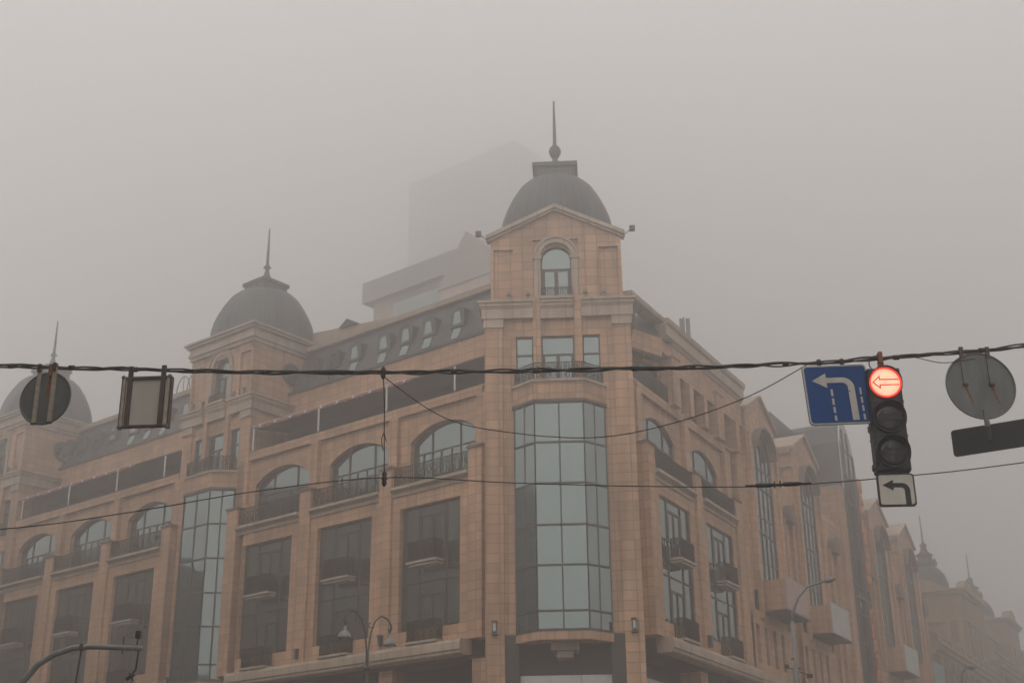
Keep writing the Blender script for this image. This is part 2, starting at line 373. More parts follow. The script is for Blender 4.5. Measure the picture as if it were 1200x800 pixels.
def wing(s0, s1, bays, k):
    """left facade wing between s0 and s1"""
    fr = FL; wing_stone, wing_trim = MB(), MB()
    ops = []; opu = []
    for s in bays:
        a, b = bay(fr, s, ST, 1, 'glass_left', 'glass'); ops.append(a); opu.append(b)
    wall(wing_stone, fr, s0, s1, Z_BAND1, Z_SILL, 0, ops, .34)
    wall(wing_stone, fr, s0 - .9, s1 + .5, Z_SILL - .02, Z_GAL, -.62, opu, .36)
    # raised frame round each upper panel
    for s in bays:
        wing_stone.box(fr, s - 1.02, s + 4.98, -.61, -.42, 24.26, Z_GAL - .01)
    for i, s in enumerate(bays + [bays[-1] + 6]):
        pier(fr, s - 1.05)
    for s in bays: sill(fr, s - .62, s + 4.52)
    wing_stone.box(fr, s0 + .003, s0 + .1, -2.2, -.003, Z_BAND1 + .004, Z_SILL - .004)
    wing_stone.box(fr, s0 + .1, s1 - .1, -2.2, -.65, Z_SILL - .3, Z_SILL)   # balcony floor
    # parapet cap, terrace floor, terrace back wall, awning roof on posts
    p = MB(); p.box(fr, s0 - .9, s1 + .5, -.75, -.55, Z_GAL, Z_GAL + .08); p.build('parapet_cap', 'trim', ST)
    wing_stone.box(fr, s0 - .9, s1 + .5, -3.4, -.66, Z_GAL - .35, Z_GAL - .05)
    bk = MB(); bk.box(fr, s0 - .9, s1 + .5, -3.35, -3.2, Z_GAL - .04, 27.0); bk.build('terrace_glazing', 'dark', ST)
    aw = MB(); aw.prof(fr, [(-.4, 26.12), (-3.3, 26.55), (-3.3, 26.62), (-.4, 26.2)], s0 - .7, s1 + .4); aw.build('awning', 'dark', ST)
    for q in [x for x in (s0 + 1.6, s0 + 6.4, s0 + 11.6, s0 + 17.0) if x < s1 + .5]: ps = MB(); ps.box(fr, q - .04, q + .04, -.44, -.37, Z_GAL + .08, 26.12); ps.build('awning_post', 'white', ST)
    garland(fr, s0 + 4.6, s1 + .35, 26.2, ST)
    w_ = MB(); w_.box(fr, s0 - 1.0, s1 + 3, -3.6, -3.4, 26.0, 29.13); w_.build('attic_wall', 'stone', ST)
    # mansard
    m = MB(); m.prof(fr, [(-3.45, 29.13), (-4.65, 32.05), (-9, 32.05), (-9, 29.13)], s0 - 1.0, s1 + 3.5); m.build('mansard_roof', 'slate', ST)
    c = MB(); c.prof(fr, [(-4.6, 32.05), (-4.42, 32.1), (-4.38, 32.4), (-4.7, 32.45)], s0 - 1.0, s1 + 3.5)
    c.box(fr, s0 - 1, s1 + 3.5, -9, -4.7, 32.05, 32.42); c.build('roof_cornice', 'beige', ST)
    g_ = MB(); g_.box(fr, s0 - 1, s1 + 3, -3.46, -3.3, 29.02, 29.16); g_.build('eaves_gutter', 'frame', ST)
    for q in (2.6, 4.75, 6.5, 8.25, 10.6, 12.4, 14.2, 15.9):
        q = q + s0 + .95 + .85
        if q > s1 + .8: continue
        dm = MB()     # dormer: hooded box standing out of the slope
        hood = [(q - .52, 30.1), (q - .52, 31.0)] + [(q + .52 * -cos(t), 31.0 + .34 * sin(t)) for t in [pi * i / 8 for i in range(1, 8)]] + [(q + .52, 31.0), (q + .52, 30.1)]
        dm.prism(fr, hood, -4.9, -3.72)
        do = dm.build('dormer', 'slate', ST)
        g2 = MB(); g2.prism(fr, [(q - .3, 30.25), (q + .3, 30.25), (q + .2, 30.98), (q - .2, 30.98)], -3.74, -3.70); g2.build('pane', M['glass'], do)
        sk = MB(); z0, z1 = 29.3, 29.98; k0 = lambda z: -3.45 - (z - 29.13) / 2.92 * 1.2
        P = [fr.w(q - .28, k0(z0) + .0, z0), fr.w(q + .28, k0(z0), z0), fr.w(q + .28, k0(z1), z1), fr.w(q - .28, k0(z1), z1)]
        off = (fr.n * .92 + Vector((0, 0, .38))) * .06
        sk.add(P + [p + off for p in P], [(0, 1, 2, 3), (4, 5, 6, 7), (0, 1, 5, 4), (1, 2, 6, 5), (2, 3, 7, 6), (3, 0, 4, 7)])
        sk.build('skylight', 'glass', ST)
    # projecting band over the shopfront
    wing_trim.prof(fr, [(-.3, 11.5), (.42, 11.5), (.5, 11.56), (.5, 11.68), (.58, 11.72), (.58, 12.05), (.5, 12.2), (-.3, 12.2)], s0 + .35, s1 + .2)
    # shopfront
    sf = MB(); sf.box(fr, s0, s1 + .3, -1.6, -1.4, .1, 11.5); sf.box(fr, s0, s1 + .3, -1.4, -.2, 11.3, 11.5)
    so = sf.build('shopfront', 'dark', ST)
    for s in bays:
        pl = MB(); pl.box(fr, s - 1.5, s - .6, -1.3, -.2, 0.1, 11.3); pl.build('shopfront_pier', 'stone', ST)
        fa = MB(); fa.box(fr, s - .2, s + 4.2, -1.3, -1.05, 8.6, 10.35); fa.build('fascia_board', 'pale', ST)
    wing_stone.build('facade_wall', 'stone', ST); wing_trim.build('shopfront_cornice', 'trim', ST)

wing(-.85, 15.95, [0, 6, 12], 0)
wing(22.7, 39.9, [23.9, 29.9, 35.9], 1)

def tower(fr, c, hw, hu, gable, sidewin):
    """corner tower on frame fr, centre c, half width hw (body) / hu (upper block)"""
    st, tr, ar, bl = MB(), MB(), MB(), MB(); D = 2 * hw
    a, b = c - hw, c + hw
    BZ = [12.0, 12.9, 14.95, 16.8, 18.75, 20.72, 22.68]
    # body with the recess behind the bay
    op3 = [(c - 2.05, c - 1.2, 23.85, 26.5, 26.5), (c - .8, c + .8, 23.85, 26.5, 26.5), (c + 1.2, c + 2.05, 23.85, 26.5, 26.5)]
    wall(st, fr, a, b, 12.05, 27.4, -.12, op3, .22)
    for x0, x1 in ((a, a + .87), (b - .87, b)):
        st.box(fr, x0, x1, -.3, .0, 0.1, 26.95); tr.box(fr, x0 - .06, x1 + .06, -.3, .08, 26.95, 27.4)
    for x0, x1 in ((c - 1.18, c - .82), (c + .82, c + 1.18)): st.box(fr, x0, x1, -.3, .06, 23.75, 28.5)
    for i, p in enumerate(op3):
        m_ = ([(p[0] + p[1]) / 2] if i == 1 else [])
        window(fr, ST, p, -.28, (), (25.55,), [((p[0] + p[1]) / 2 - .09, (p[0] + p[1]) / 2 + .09, 23.9, 25.55), (p[0] + .05, p[0] + .16, 23.9, 25.55), (p[1] - .16, p[1] - .05, 23.9, 25.55)] if i == 1 else [], t=.08)
    # side walls, back
    st.box(fr, a + .001, a + .2, -D, -.14, 0.1, 27.4); st.box(fr, b - .2, b - .001, -D, -.14, .1, 27.4)
    st.box(fr, a, b, -D - .2, -D, 0.1, 31.7)
    # cornice rings, split by the strips
    def ring(z, e, x0, x1, dd=.0):
        tr.box(fr, x0, x1, -.28, e, z[0], z[1])
    for (z0, z1, e) in ((27.4, 27.93, .14), (27.93, 28.02, .18), (28.02, 28.2, .24), (28.2, 28.32, .32)):
        for x0, x1 in ((a - e, c - 1.19), (c + 1.19, b + e)): ring((z0, z1), e, x0, x1)
        ring((z0 - .05, z1 - .05), e * .8, c - .81, c + .81)
        tr.box(fr, a - e, a + .1, -D, -.28, z0, z1); tr.box(fr, b - .1, b + e, -D, -.28, z0, z1)
    st.box(fr, a + .02, b - .02, -D, -.13, 28.0, 28.3)
    # upper block
    ua, ub = c - hu, c + hu
    ops = [(c - .76, c + .76, 28.45, 30.6, 31.36)]
    wall(st, fr, ua + .02, ub - .02, 28.3, 31.7, -.2, ops, .25)
    st.box(fr, ua + 1.12, c - 1.13, -.3, -.06, 28.32, 31.68); st.box(fr, c + 1.13, ub - 1.12, -.3, -.06, 28.32, 31.68)
    st.box(fr, c - 1.13, c + 1.13, -.3, -.06, 31.85, 31.9)
    st.box(fr, ua, ub, -.3, -.06, 31.25, 31.7) if not gable else None
    for e in (0,): 
        st.box(fr, ua, ua + .14, -.3, -.06, 28.32, 31.7); st.box(fr, ub - .14, ub, -.3, -.06, 28.32, 31.7)
        for x0, x1 in ((ua + .14, ua + 1.12), (ub - 1.12, ub - .14)): st.box(fr, x0, x1, -.3, -.062, 31.2, 31.69)
    sops = []
    if sidewin:
        sf = Fr(fr.w(ua, 0, 0)[:2], (-fr.n)[:2], (-fr.d)[:2])
        # side wall with an oculus
        cx, cz, r = 3.1, 30.4, .62
        n = 20; circ = [(cx + r * cos(2 * pi * i / n), cz + r * sin(2 * pi * i / n)) for i in range(n)]
        st.box(sf, .22, D, -.2, .0, 28.3, 31.7)
        oc = MB()
        for i in range(n):
            p, q = circ[i], circ[(i + 1) % n]; k = 1.16
            oc.prism(sf, [p, q, (cx + (q[0] - cx) * k, cz + (q[1] - cz) * k), (cx + (p[0] - cx) * k, cz + (p[1] - cz) * k)], .0, .07)
        for t in (0, pi / 2): oc.box(sf, cx - (r if t else .03), cx + (r if t else .03), .01, .055, cz - (.03 if t else r), cz + (.03 if t else r))
        oo = oc.build('round_window', 'frame', ST)
        gg = MB(); gg.prism(sf, circ, .003, .02); gg.build('pane', 'glass_left', oo)
    else:
        st.box(fr, ua, ua + .2, -D, -.32, 28.3, 31.7)
    st.box(fr, ub - .2, ub, -D, -.32, 28.3, 31.7)
    # arched window with surround
    window(fr, ST, ops[0], -.38, (), (30.12,), [(c - .1, c + .1, 28.5, 30.1), (c - .7, c - .56, 28.5, 30.1), (c + .56, c + .7, 28.5, 30.1)], t=.12, ed=.06)
    for x0, x1 in ((c - 1.1, c - .78), (c + .78, c + 1.1)):
        ar.box(fr, x0, x1, -.28, .0, 28.45, 30.6); ar.box(fr, x0 - .06, x1 + .05, -.28, .05, 30.6, 30.72)
    n = 16
    for r0, r1, e in ((.78, 1.02, -.0), (1.02, 1.12, .06)):
        for i in range(n):
            t0, t1 = pi * i / n, pi * (i + 1) / n
            ar.prism(fr, [(c + r0 * cos(t0), 30.72 + r0 * sin(t0)), (c + r1 * cos(t0), 30.72 + r1 * sin(t0)), (c + r1 * cos(t1), 30.72 + r1 * sin(t1)), (c + r0 * cos(t1), 30.72 + r0 * sin(t1))], -.28, e)
    ar.box(fr, c - .82, c + .82, -.1, .3, 28.32, 28.47)
    railing(fr, [(c - .74, .12), (c + .74, .12)], 28.47, .5, ST, step=.1, curl=False)
    ey = 31.7
    if gable:
        for k, (t, e) in enumerate(((.12, .1), (.22, .2))):
            z0 = ey + (.0 if k == 0 else .12)
            for sg in (1, -1):
                P = [(c + sg * (hu + .12 + e * .5), z0 - .1), (c, z0 + 1.55), (c, z0 + 1.55 + t), (c + sg * (hu + .12 + e * .5), z0 - .1 + t)]
                tr.prism(fr, P, -.28, e)
        st.prism(fr, [(ua, 31.68), (ub, 31.68), (c, 33.3)], -.3, -.064)
        st.prism(fr, [(ua, 31.6), (ub, 31.6), (c, 33.35)], -D, -.3)
        e = .15
    else:
        for (z0, z1, e) in ((31.72, 31.95, .1), (31.95, 32.12, .2), (32.12, 32.52, .14), (32.52, 32.68, .3), (32.68, 32.82, .42)):
            tr.box(fr, ua - e, ub + e, -D - e, e - .04, z0, z1)
    # dome
    ds, ks = (0, 1) if gable else (.55, 1.09)
    cc = fr.w(c + ds, -3.55, 0); dz = 0 if gable else .1
    db = MB()
    prof = [(3.0, 31.8), (3.03, 33.0), (2.98, 33.8), (2.86, 34.35), (2.66, 34.9), (2.38, 35.5), (2.02, 36.1), (1.7, 36.42), (1.4, 36.5), (0.01, 36.52)]
    db.lathe(cc, [(r * ks, z + dz) for r, z in prof], 48)
    do = db.build('dome', 'dome', ST)
    lf = fr.sub(c + ds, -3.55); kp = 1 if gable else .88
    lb = MB()
    for q, z0, z1 in ((1.08, 36.2, 37.2), (1.2, 37.2, 37.42), (1.16, 36.25, 36.42)): q *= kp; lb.box(lf, -q, q, -q, q, z0 + dz, z1 + dz)
    lo = lb.build('dome_platform', 'dome', ST)
    fw = MB()    # fretwork panel
    for q in (range(-4, 5) if gable else ()):
        x = q * .21
        if q % 2: fw.tube([lf.w(x + .07 * cos(t), 1.1, 36.8 + dz + .13 * sin(t)) for t in [2 * pi * j / 8 for j in range(8)]], .018, 4, True)
        else: fw.box(lf, x - .02, x + .02, 1.081, 1.11, 36.64 + dz, 36.96 + dz)
    for z in ((36.59, 37.0) if gable else (36.6,)): fw.box(lf, -.85, .85, 1.081 * kp, 1.11 * kp, z + dz, z + .03 + dz)
    fw.build('fretwork', 'roof', lo)
    sp = MB()
    if gable: pr = [(.5, 37.42), (.3, 37.6), (.2, 37.95), (.22, 38.05), (.12, 38.15), (.18, 38.3), (.3, 38.5), (.34, 38.7), (.28, 38.9), (.16, 39.02), (.11, 39.1), (.1, 39.3), (.085, 40.2), (.05, 41.7), (.05, 41.86)]
    else: pr = [(.55, 37.6), (.3, 37.9), (.14, 38.42), (.12, 38.6), (.26, 38.72), (.14, 38.84), (.1, 39.0), (.085, 39.8), (.045, 41.4), (.04, 41.5)]
    sp.lathe(cc, pr, 12); sp.build('spire', 'dome', ST)
    # canted glass bay
    pr_ = .95; P = [(c - 2.15, -.12), (c - 2.15, 0), (c - 1.15, pr_), (c + 1.15, pr_), (c + 2.15, 0), (c + 2.15, -.12)]
    gb = MB(); gb.plan(fr, P, 12.0, 22.7)
    go = MB()
    def bar(p, q, z0, z1, t=.05):
        p, q = Vector(p), Vector(q); d = (q - p).normalized(); nn = Vector((d.y, -d.x)) 
        if nn.y < 0: nn = -nn
        p2, q2 = p - d * 0, q
        go.add([fr.w(*(v), z) for z in (z0, z1) for v in (p2 - nn * .03, q2 - nn * .03, q2 + nn * t, p2 + nn * t)], [(0, 1, 2, 3), (4, 5, 6, 7), (0, 1, 5, 4), (1, 2, 6, 5), (2, 3, 7, 6), (3, 0, 4, 7)])
    pts = P[1:5]
    for p, q in zip(pts, pts[1:]):
        p, q = Vector(p), Vector(q); d = (q - p).normalized(); nn = Vector((d.y, -d.x)); nn = nn if nn.y > 0 else -nn
        for k in (0, .5):
            for z0, z1 in zip(BZ, BZ[1:]):
                e = [.012 + random.uniform(0, .022) for _ in range(4)]
                a_, b_ = p.lerp(q, k), p.lerp(q, k + .5)
                gb.add([fr.w(*(a_ + nn * e[0]), z0), fr.w(*(b_ + nn * e[1]), z0), fr.w(*(b_ + nn * e[2]), z1), fr.w(*(a_ + nn * e[3]), z1)], [(0, 1, 2), (0, 2, 3)] if False else [(0, 1, 2, 3)])
    for p, q in zip(pts, pts[1:]):
        for i, z in enumerate(BZ): bar(p, q, z - (.05 if i else -.0), z + (.05 if 0 < i < 6 else .12 if i == 0 else .0), .06)
        m = ((p[0] + q[0]) / 2, (p[1] + q[1]) / 2)
        for v in (p, m, q):
            go.box(fr, v[0] - .035, v[0] + .035, v[1] - .04, v[1] + .065, 12.02, 22.68)
    # opening sashes with heavier frames at the outer edges
    bo = go.build('bay_window', 'frame', ST); gb.build('pane', 'glass', bo)
    # apron over the bay with its balcony, soffit slab below
    def pl(e): return [(c - 2.15 - e, -.12), (c - 2.15 - e, e * .4), (c - 1.15 - e * .5, pr_ + e), (c + 1.15 + e * .5, pr_ + e), (c + 2.15 + e, e * .4), (c + 2.15 + e, -.12)]
    st.plan(fr, pl(.06), 22.83, 23.72)
    tb = MB(); tb.plan(fr, pl(.12), 22.69, 22.83); tb.build('bay_head', 'frame', bo)
    bl.plan(fr, pl(.14), 23.72, 23.84); bl.build('bay_ledge', 'trim', ST)
    railing(fr, [(c - 2.1, .02), (c - 1.15, pr_ + .02), (c + 1.15, pr_ + .02), (c + 2.1, .02)], 23.84, .85, ST, step=.12)
    st.plan(fr, pl(.05), 11.62, 12.0)
    # entrance below
    en = MB(); en.box(fr, a + .88, b - .88, -1.2, -1.0, .1, 12.05); en.box(fr, a + .88, b - .88, -1.0, -.13, 11.9, 12.04)
    en.box(fr, a + .87, a + 1.5, -1.0, -.1, .1, 11.9); en.box(fr, b - 1.5, b - .87, -1.0, -.1, .1, 11.9)
    en.build('entrance', 'granite', ST)
    br = MB(); br.box(fr, c - .62, c + .62, -1.0, .35, 11.28, 11.62); br.box(fr, c - .36, c + .36, -1.0, .15, 10.98, 11.28); br.build('bracket', 'trim', ST)
    sg = MB()
    for i in range(3): sg.box(fr, c - 2.05 + i * 1.37, c - 2.05 + i * 1.37 + 1.35, -.99, -.55, 9.2, 10.3)
    sg.build('canopy_panels', 'white', ST)
    # wall lamps on the piers
    for x in (a + .45, b - .42):
        l = MB(); l.box(fr, x - .1, x + .1, .002, .16, 12.1, 12.62); l.box(fr, x - .13, x + .13, .001, .19, 12.62, 12.68); l.box(fr, x - .13, x + .13, .001, .19, 12.03, 12.1)
        lo_ = l.build('wall_lamp', 'dpole', ST); l = MB(); l.box(fr, x - .06, x + .06, .16, .175, 12.2, 12.55); l.build('diffuser', 'pale', lo_)
    for x in (c - 1.42, c + 1.42, c - 2.35, c + 2.35):
        l = MB(); l.box(fr, x - .09, x + .09, -.05, .12, 28.66, 28.84); l.box(fr, x - .02, x + .02, -.06, .06, 28.34, 28.66); l.build('floodlight', 'pole', ST)
    for sg_ in ((-1, 1) if gable else ()):      # floodlights on arms at the eaves
        l = MB(); e = c + sg_ * (hu + .1)
        l.tube([fr.w(e, -.1, 31.75), fr.w(e + sg_ * .42, .1, 32.0)], .025, 5)
        l.box(fr, e + sg_ * .5 - .14, e + sg_ * .5 + .14, .0, .25, 31.92, 32.16); l.build('floodlight', 'dpole', ST)
    st.build('tower_wall', 'stone', ST); tr.build('tower_cornice', 'trim', ST); ar.build('arch_surround', 'trim', ST)
tower(FF, 2.17, 3.57, 3.26, True, False)
tower(FT, 3.1, 3.1, 2.85, False, True)
tower(FT3, 3.1, 3.1, 2.85, False, True)
# left wing beyond the third tower
m = MB(); m.box(FL, 46.5, 62, -14, 0, 0, 27); m.build('far_wing', 'stone', ST)
# roof mass between the towers, low gable rising behind the middle tower
m = MB(); m.prism(FL, [(3.5, 32.3), (33.5, 32.3), (19.5, 34.15)], -8, -5.5); m.build('roof_gable', 'beige', ST)
m = MB(); m.box(FL, 16.1, 22.8, -9, -6.4, 20, 32.0); m.box(FL, -2, 62, -14, -3.7, .2, 28.9); m.build('inner_block', 'beige', ST)
g_ = MB(); g_.prism(FL, [(13.1, 33.45), (14.7, 33.5), (14.0, 33.95)], -5.7, -5.3); g_.build('roof_vent', 'slate', ST)
# looped roof railing left of the middle tower
r = MB()
for s in (25.5, 26.6, 27.7, 28.8):
    r.tube([FL.w(s + .7 * cos(t), -4.6, 32.4 + 1.15 * sin(t)) for t in [pi * i / 10 for i in range(11)]], .04, 5)
    r.tube([FL.w(s, -4.6, 32.4), FL.w(s, -4.6, 33.5)], .03, 5)
r.build('roof_railing', 'galv', ST)
for s in (4.95, 10.95, 28.9):
    l = MB(); l.box(FL, s - .1, s + .1, .142, .3, 12.45, 12.9); l.box(FL, s - .14, s + .14, .141, .33, 12.9, 12.96); l.build('wall_lamp', 'dpole', ST)

# ---- right wing
fr = FR; wing_stone, wing_trim = MB(), MB()
ops, opu = [], []
for s in (0, 6.3):
    a, b = bay(fr, s, ST, -1, 'glass', 'glass'); ops.append(a); opu.append(b)
wall(wing_stone, fr, -.85, 12.4, Z_BAND1, Z_SILL, 0, ops, .34)
wall(wing_stone, fr, -3, 12.7, Z_SILL - .02, Z_GAL, -.62, opu, .36)
for s in (0, 6.3): wing_stone.box(fr, s - 1.05, s + 4.95, -.61, -.42, 24.26, Z_GAL - .01); sill(fr, s - .62, s + 4.6)
for s in (-1.05, 5.2, 11.3): pier(fr, s)
wing_stone.box(fr, -.85 + .003, -.75, -2.2, -.003, Z_BAND1 + .004, Z_SILL - .004)
wing_stone.box(fr, -.7, 12.3, -2.2, -.65, Z_SILL - .3, Z_SILL)
wing_trim.prof(fr, [(-.3, 11.5), (.42, 11.5), (.5, 11.56), (.5, 11.68), (.58, 11.72), (.58, 12.05), (.5, 12.2), (-.3, 12.2)], -.5, 12.2)
sf = MB(); sf.box(fr, -.8, 12.3, -1.6, -1.4, .1, 11.5); sf.box(fr, -.8, 12.3, -1.4, -.2, 11.3, 11.5); sf.build('shopfront', 'dark', ST)
for s in (5.2, 11.4): pl = MB(); pl.box(fr, s - .5, s + .5, -1.3, -.2, .1, 11.3); pl.build('shopfront_pier', 'stone', ST)
for s in (-.2, 6): fa = MB(); fa.box(fr, s, s + 4.5, -1.3, -1.05, 8.6, 10.5); fa.build('fascia_board', 'pale', ST)
# loggia of the top floor
lg, lt = MB(), MB()
lt.box(fr, -2.2, 13, -.75, -.5, Z_GAL, Z_GAL + .1)
lg.box(fr, -3, 13, -3.4, -.66, Z_GAL - .3, Z_GAL - .02)
for a, b, dpt, zt in ((3.1, 4.0, 2.1, 27.35), (5.4, 5.95, 1.5, 26.6), (7.55, 8.0, .5, 26.6), (9.6, 10.6, 1.7, 27.35), (12.6, 13.2, 1, 26.6)):
    lg.box(fr, a, b, -dpt - .1, -.1, Z_GAL + .0, zt); 
    if zt > 27: lt.box(fr, a - .08, b + .08, -dpt - .18, -.02, zt, zt + .1)
lg.box(fr, 1.9, 4.1, -.8, -.25, 27.3, 28.1); lg.box(fr, 4.1, 14.1, -.8, -.25, 26.6, 28.1)
lg.box(fr, 4.0, 13.2, -2.3, -2.1, Z_GAL, 28)
lt.prof(fr, [(-1.5, 28.1), (-.2, 28.1), (-.12, 28.25), (-.02, 28.3), (-.02, 28.85), (.1, 28.95), (.14, 29.2), (-1.5, 29.25)], 2.2, 14.2)
lt.prof(fr, [(-.9, 28.95), (-.15, 28.95), (-.1, 29.05), (-.08, 29.2), (-.9, 29.25)], -2.0, 2.2)
lg.box(fr, 4, 13.5, -3.2, -1.4, 28.2, 29.7); lt.box(fr, 4, 13.5, -3.3, -1.3, 29.7, 29.85)
d1 = MB(); d1.box(fr, 8.05, 9.55, -2.08, -1.9, Z_GAL + .1, 26.6); d1.box(fr, 10.65, 12.55, -2.08, -1.9, Z_GAL + .1, 26.6); d1.build('loggia_openings', 'dark', ST)
# canted wall of the first loggia opening
p0 = fr.w(1.95, -.25, 0); dd = Vector((-.754, -.656, 0)); nn = Vector((.656, -.754, 0))
FC = Fr(p0[:2], dd[:2], nn[:2])
wall(lg, FC, -.05, 3.2, 27.0, 28.0, 0, [], .2); lg.box(FC, -.05, 3.2, -.3, -.003, 26.98, 27.995)
opc = [(-1.9, 1.8, 24.9, 26.9, 26.9)]
FD = FC.sub(0, -1.0)
wall(lg, FD, -2.4, 4, Z_GAL, 27.1, 0, opc, .2)
window(FD, ST, opc[0], -.16, (-.7, .5), (26.2,), [], t=.1)
ms = MB(); ms.prof(FC, [(-.02, 28.0), (-.75, 29.3), (-2.4, 29.3), (-2.4, 28.0)], -1.0, 3.4); ms.build('mansard_roof', 'slate', ST)
railing(fr, [(-1.6, -.5), (3.1, -.5)], Z_GAL + .1, .85, ST, step=.14, curl=False)
lg.build('loggia_wall', 'stone', ST); lt.build('loggia_cornice', 'trim', ST)
l = MB(); l.box(fr, 5.05, 5.35, .142, .34, 12.5, 13.0); l.box(fr, 5.0, 5.4, .141, .36, 13.0, 13.06); l.build('wall_lamp', 'dpole', ST)
m = MB(); m.box(fr, 2, 13.2, -8, -3.4, .2, 29.2); m.build('inner_block', 'beige', ST)
wing_stone.build('facade_wall', 'stone', ST); wing_trim.build('shopfront_cornice', 'trim', ST)

# ------------------------------------------------------------ arcade: gabled glass bays down the right-hand street
AR = thing('shopping_arcade', 'long stone arcade with gabled bays and tall arched windows down the right street', 'building')
sw, tw = MB(), MB()
fr = FR.sub(0, -.1)
def garcade(s, board, k):
    """one gabled bay: narrow tall arched window, board under it, four slots"""
    wd = 4.6; a, b = s - .9, s + wd
    op = (s + .1, s + 3.4, 17.75, 25.6, 27.1)
    slots = [(s - 1.75 + i * 1.47, s - 1.2 + i * 1.47, 12.85, 15.0, 15.0) for i in range(4)]
    wall(sw, fr, a, b, 15.8, 27.6, 0, [op], .4)
    apx = s + 1.85
    sw.prism(fr, [(a, 27.6), (b, 27.6), (b, 27.75), (apx, 29.3), (a, 27.75)], -6, 0)
    tw.prism(fr, [(a - .15, 27.7), (apx, 29.27), (apx, 29.45), (a - .15, 27.9)], -6, .2); tw.prism(fr, [(b + .15, 27.7), (apx, 29.27), (apx, 29.45), (b + .15, 27.9)], -6, .2)
    sw.box(fr, a + .001, a + .2, -4, -.001, 17, 27.6); sw.box(fr, b - .2, b - .001, -4, -.001, 17, 27.6)
    tw.box(fr, a - .14, a, -3.9, -.1, 26.5, 26.75); tw.box(fr, a - .2, a, -3.9, -.1, 27.45, 27.62)
    x0, x1 = op[0], op[1]
    window(fr, AR, op, -.1, [x0 + .85, x0 + 1.65, x0 + 2.45], [18.9, 20.6, 21.6, 23.4, 24.6], gl='glass', t=.07)
    # hood over the arch
    c = (x0 + x1) / 2
    hd = MB()
    for i in range(10):
        t0, t1 = pi * i / 10, pi * (i + 1) / 10
        hd.prism(fr, [(c + 1.68 * cos(t0), 25.6 + 1.5 * sin(t0)), (c + 1.8 * cos(t0), 25.6 + 1.62 * sin(t0)), (c + 1.8 * cos(t1), 25.6 + 1.62 * sin(t1)), (c + 1.68 * cos(t1), 25.6 + 1.5 * sin(t1))], 0, .45)
    hd.build('window_hood', 'dtrim', AR)
    # pilasters each side
    for x in (a + .1, b - .5): sw.box(fr, x, x + .4, 0.001, .18, 15.4, 26.4)
    # box balcony with an advertising board
    bx = MB(); bx.box(fr, s - .2, s + 3.7, .0, 1.35, 15.9, 17.6); bo = bx.build('box_balcony', 'stone', AR)
    bb = MB(); bb.box(fr, s - .25, s + 3.75, 1.36, 1.46, 15.85, 17.75); bb.build('advertising_board', board, bo)
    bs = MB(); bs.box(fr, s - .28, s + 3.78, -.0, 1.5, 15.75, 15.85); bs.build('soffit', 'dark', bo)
    wall(sw, fr, s - 2.2, s + 4.9, 10, 15.8, .02, slots, .3)
    for q in slots:
        g_ = MB(); g_.box(fr, q[0], q[1], -.3, -.25, q[2], q[3]); g_.build('slot_window', 'glass_left', AR)
for s, bd in ((15.2, 'pink'), (24.2, 'pale'), (43.0, 'pale'), (52.2, 'teal')): garcade(s, bd, 0)
# walls between the bays
for a, b in ((13.0, 14.35), (19.75, 23.35), (28.75, 34.0), (39.8, 42.15), (47.55, 51.35), (56.75, 59)):
    sw.box(fr, a, b, -.6, -.25, 10, 24.6); sw.prof(fr, [(-.6, 24.6), (-.25, 24.6), (-.6, 25.3)], a, b)
    sw.box(fr, a, b, -3.9, -3.6, 24, 27.3)
    d_ = MB(); d_.box(fr, a, b, -3.58, -3.5, 24.9, 26.4); d_.build('terrace_glazing', 'glass_left', AR)
    if b - a > 1.5:
        c = (a + b) / 2; nb = MB()
        nb.prism(fr, [(c - .7, 22.4), (c + .7, 22.4)] + [(c + .75 * cos(t), 22.8 + .7 * sin(t)) for t in [pi * i / 8 for i in range(9)]], -.24, .25)
        nb.build('niche_hood', 'dtrim', AR)
        for x in (c - .9, c + .65): sw.box(fr, x, x + .25, -.24, -.02, 13, 22.6)
sw.box(fr, 13.0, 59, -1.5, -.7, .1, 12.6); sw.box(fr, 13.2, 59, -14, -4, .1, 27.5)
tw.box(fr, 13.2, 59, -.62, .1, 12.0, 12.25)
# curved glass stair tower with a vertical sign
gl = MB(); n = 10
prof = [(.75, z) for z in (12, 20, 27)] 
sw.box(fr, 34.0, 35.5, -.3, .1, 12, 27.9); sw.box(fr, 39.0, 39.8, -.6, .1, 12, 27.9)
crown = [(35.2, 12), (39.2, 12), (39.2, 28.6), (38.9, 30.6), (38.2, 32.2), (37.3, 33.1), (36.3, 33.4), (35.6, 32.9), (35.2, 31.6)]
gg = MB(); gg.prism(fr, crown, .06, .15); rb = MB(); rb.prism(fr, [(x + .02 * (37 - x), z - .1 if z > 20 else z) for x, z in crown], -6, .055); rb.build('stair_tower_wall', 'slate', AR)
fm = MB()
for x in (35.2, 36.0, 37.2, 38.4, 39.16): fm.box(fr, x, x + .07, .15, .24, 12, 31.4 if x < 36 else 32.6 if x < 38 else 31 if x < 39 else 28.6)
for z in range(13, 33, 2): fm.box(fr, 35.25, 39.1 if z < 29 else 38.6, .15, .22, z, z + .08)
fo = fm.build('stair_tower_glazing', 'frame', AR); gg.build('pane', 'glass', fo)
sw.box(fr, 34.0, 35.15, -3.4, -.31, 12, 27.9)
rp = MB(); rp.prof(fr, [(-3.45, 28), (-3.45, 33), (-8, 30), (-8, 28)], 30.5, 39); rp.build('curved_roof', 'slate', AR)
rp = MB(); rp.box(fr, 26.5, 33.9, -9, -4.5, 27.5, 31.2); rp.box(fr, 18, 24.5, -10, -6, 27.5, 31.5); rp.build('roof_house', 'slate', AR)
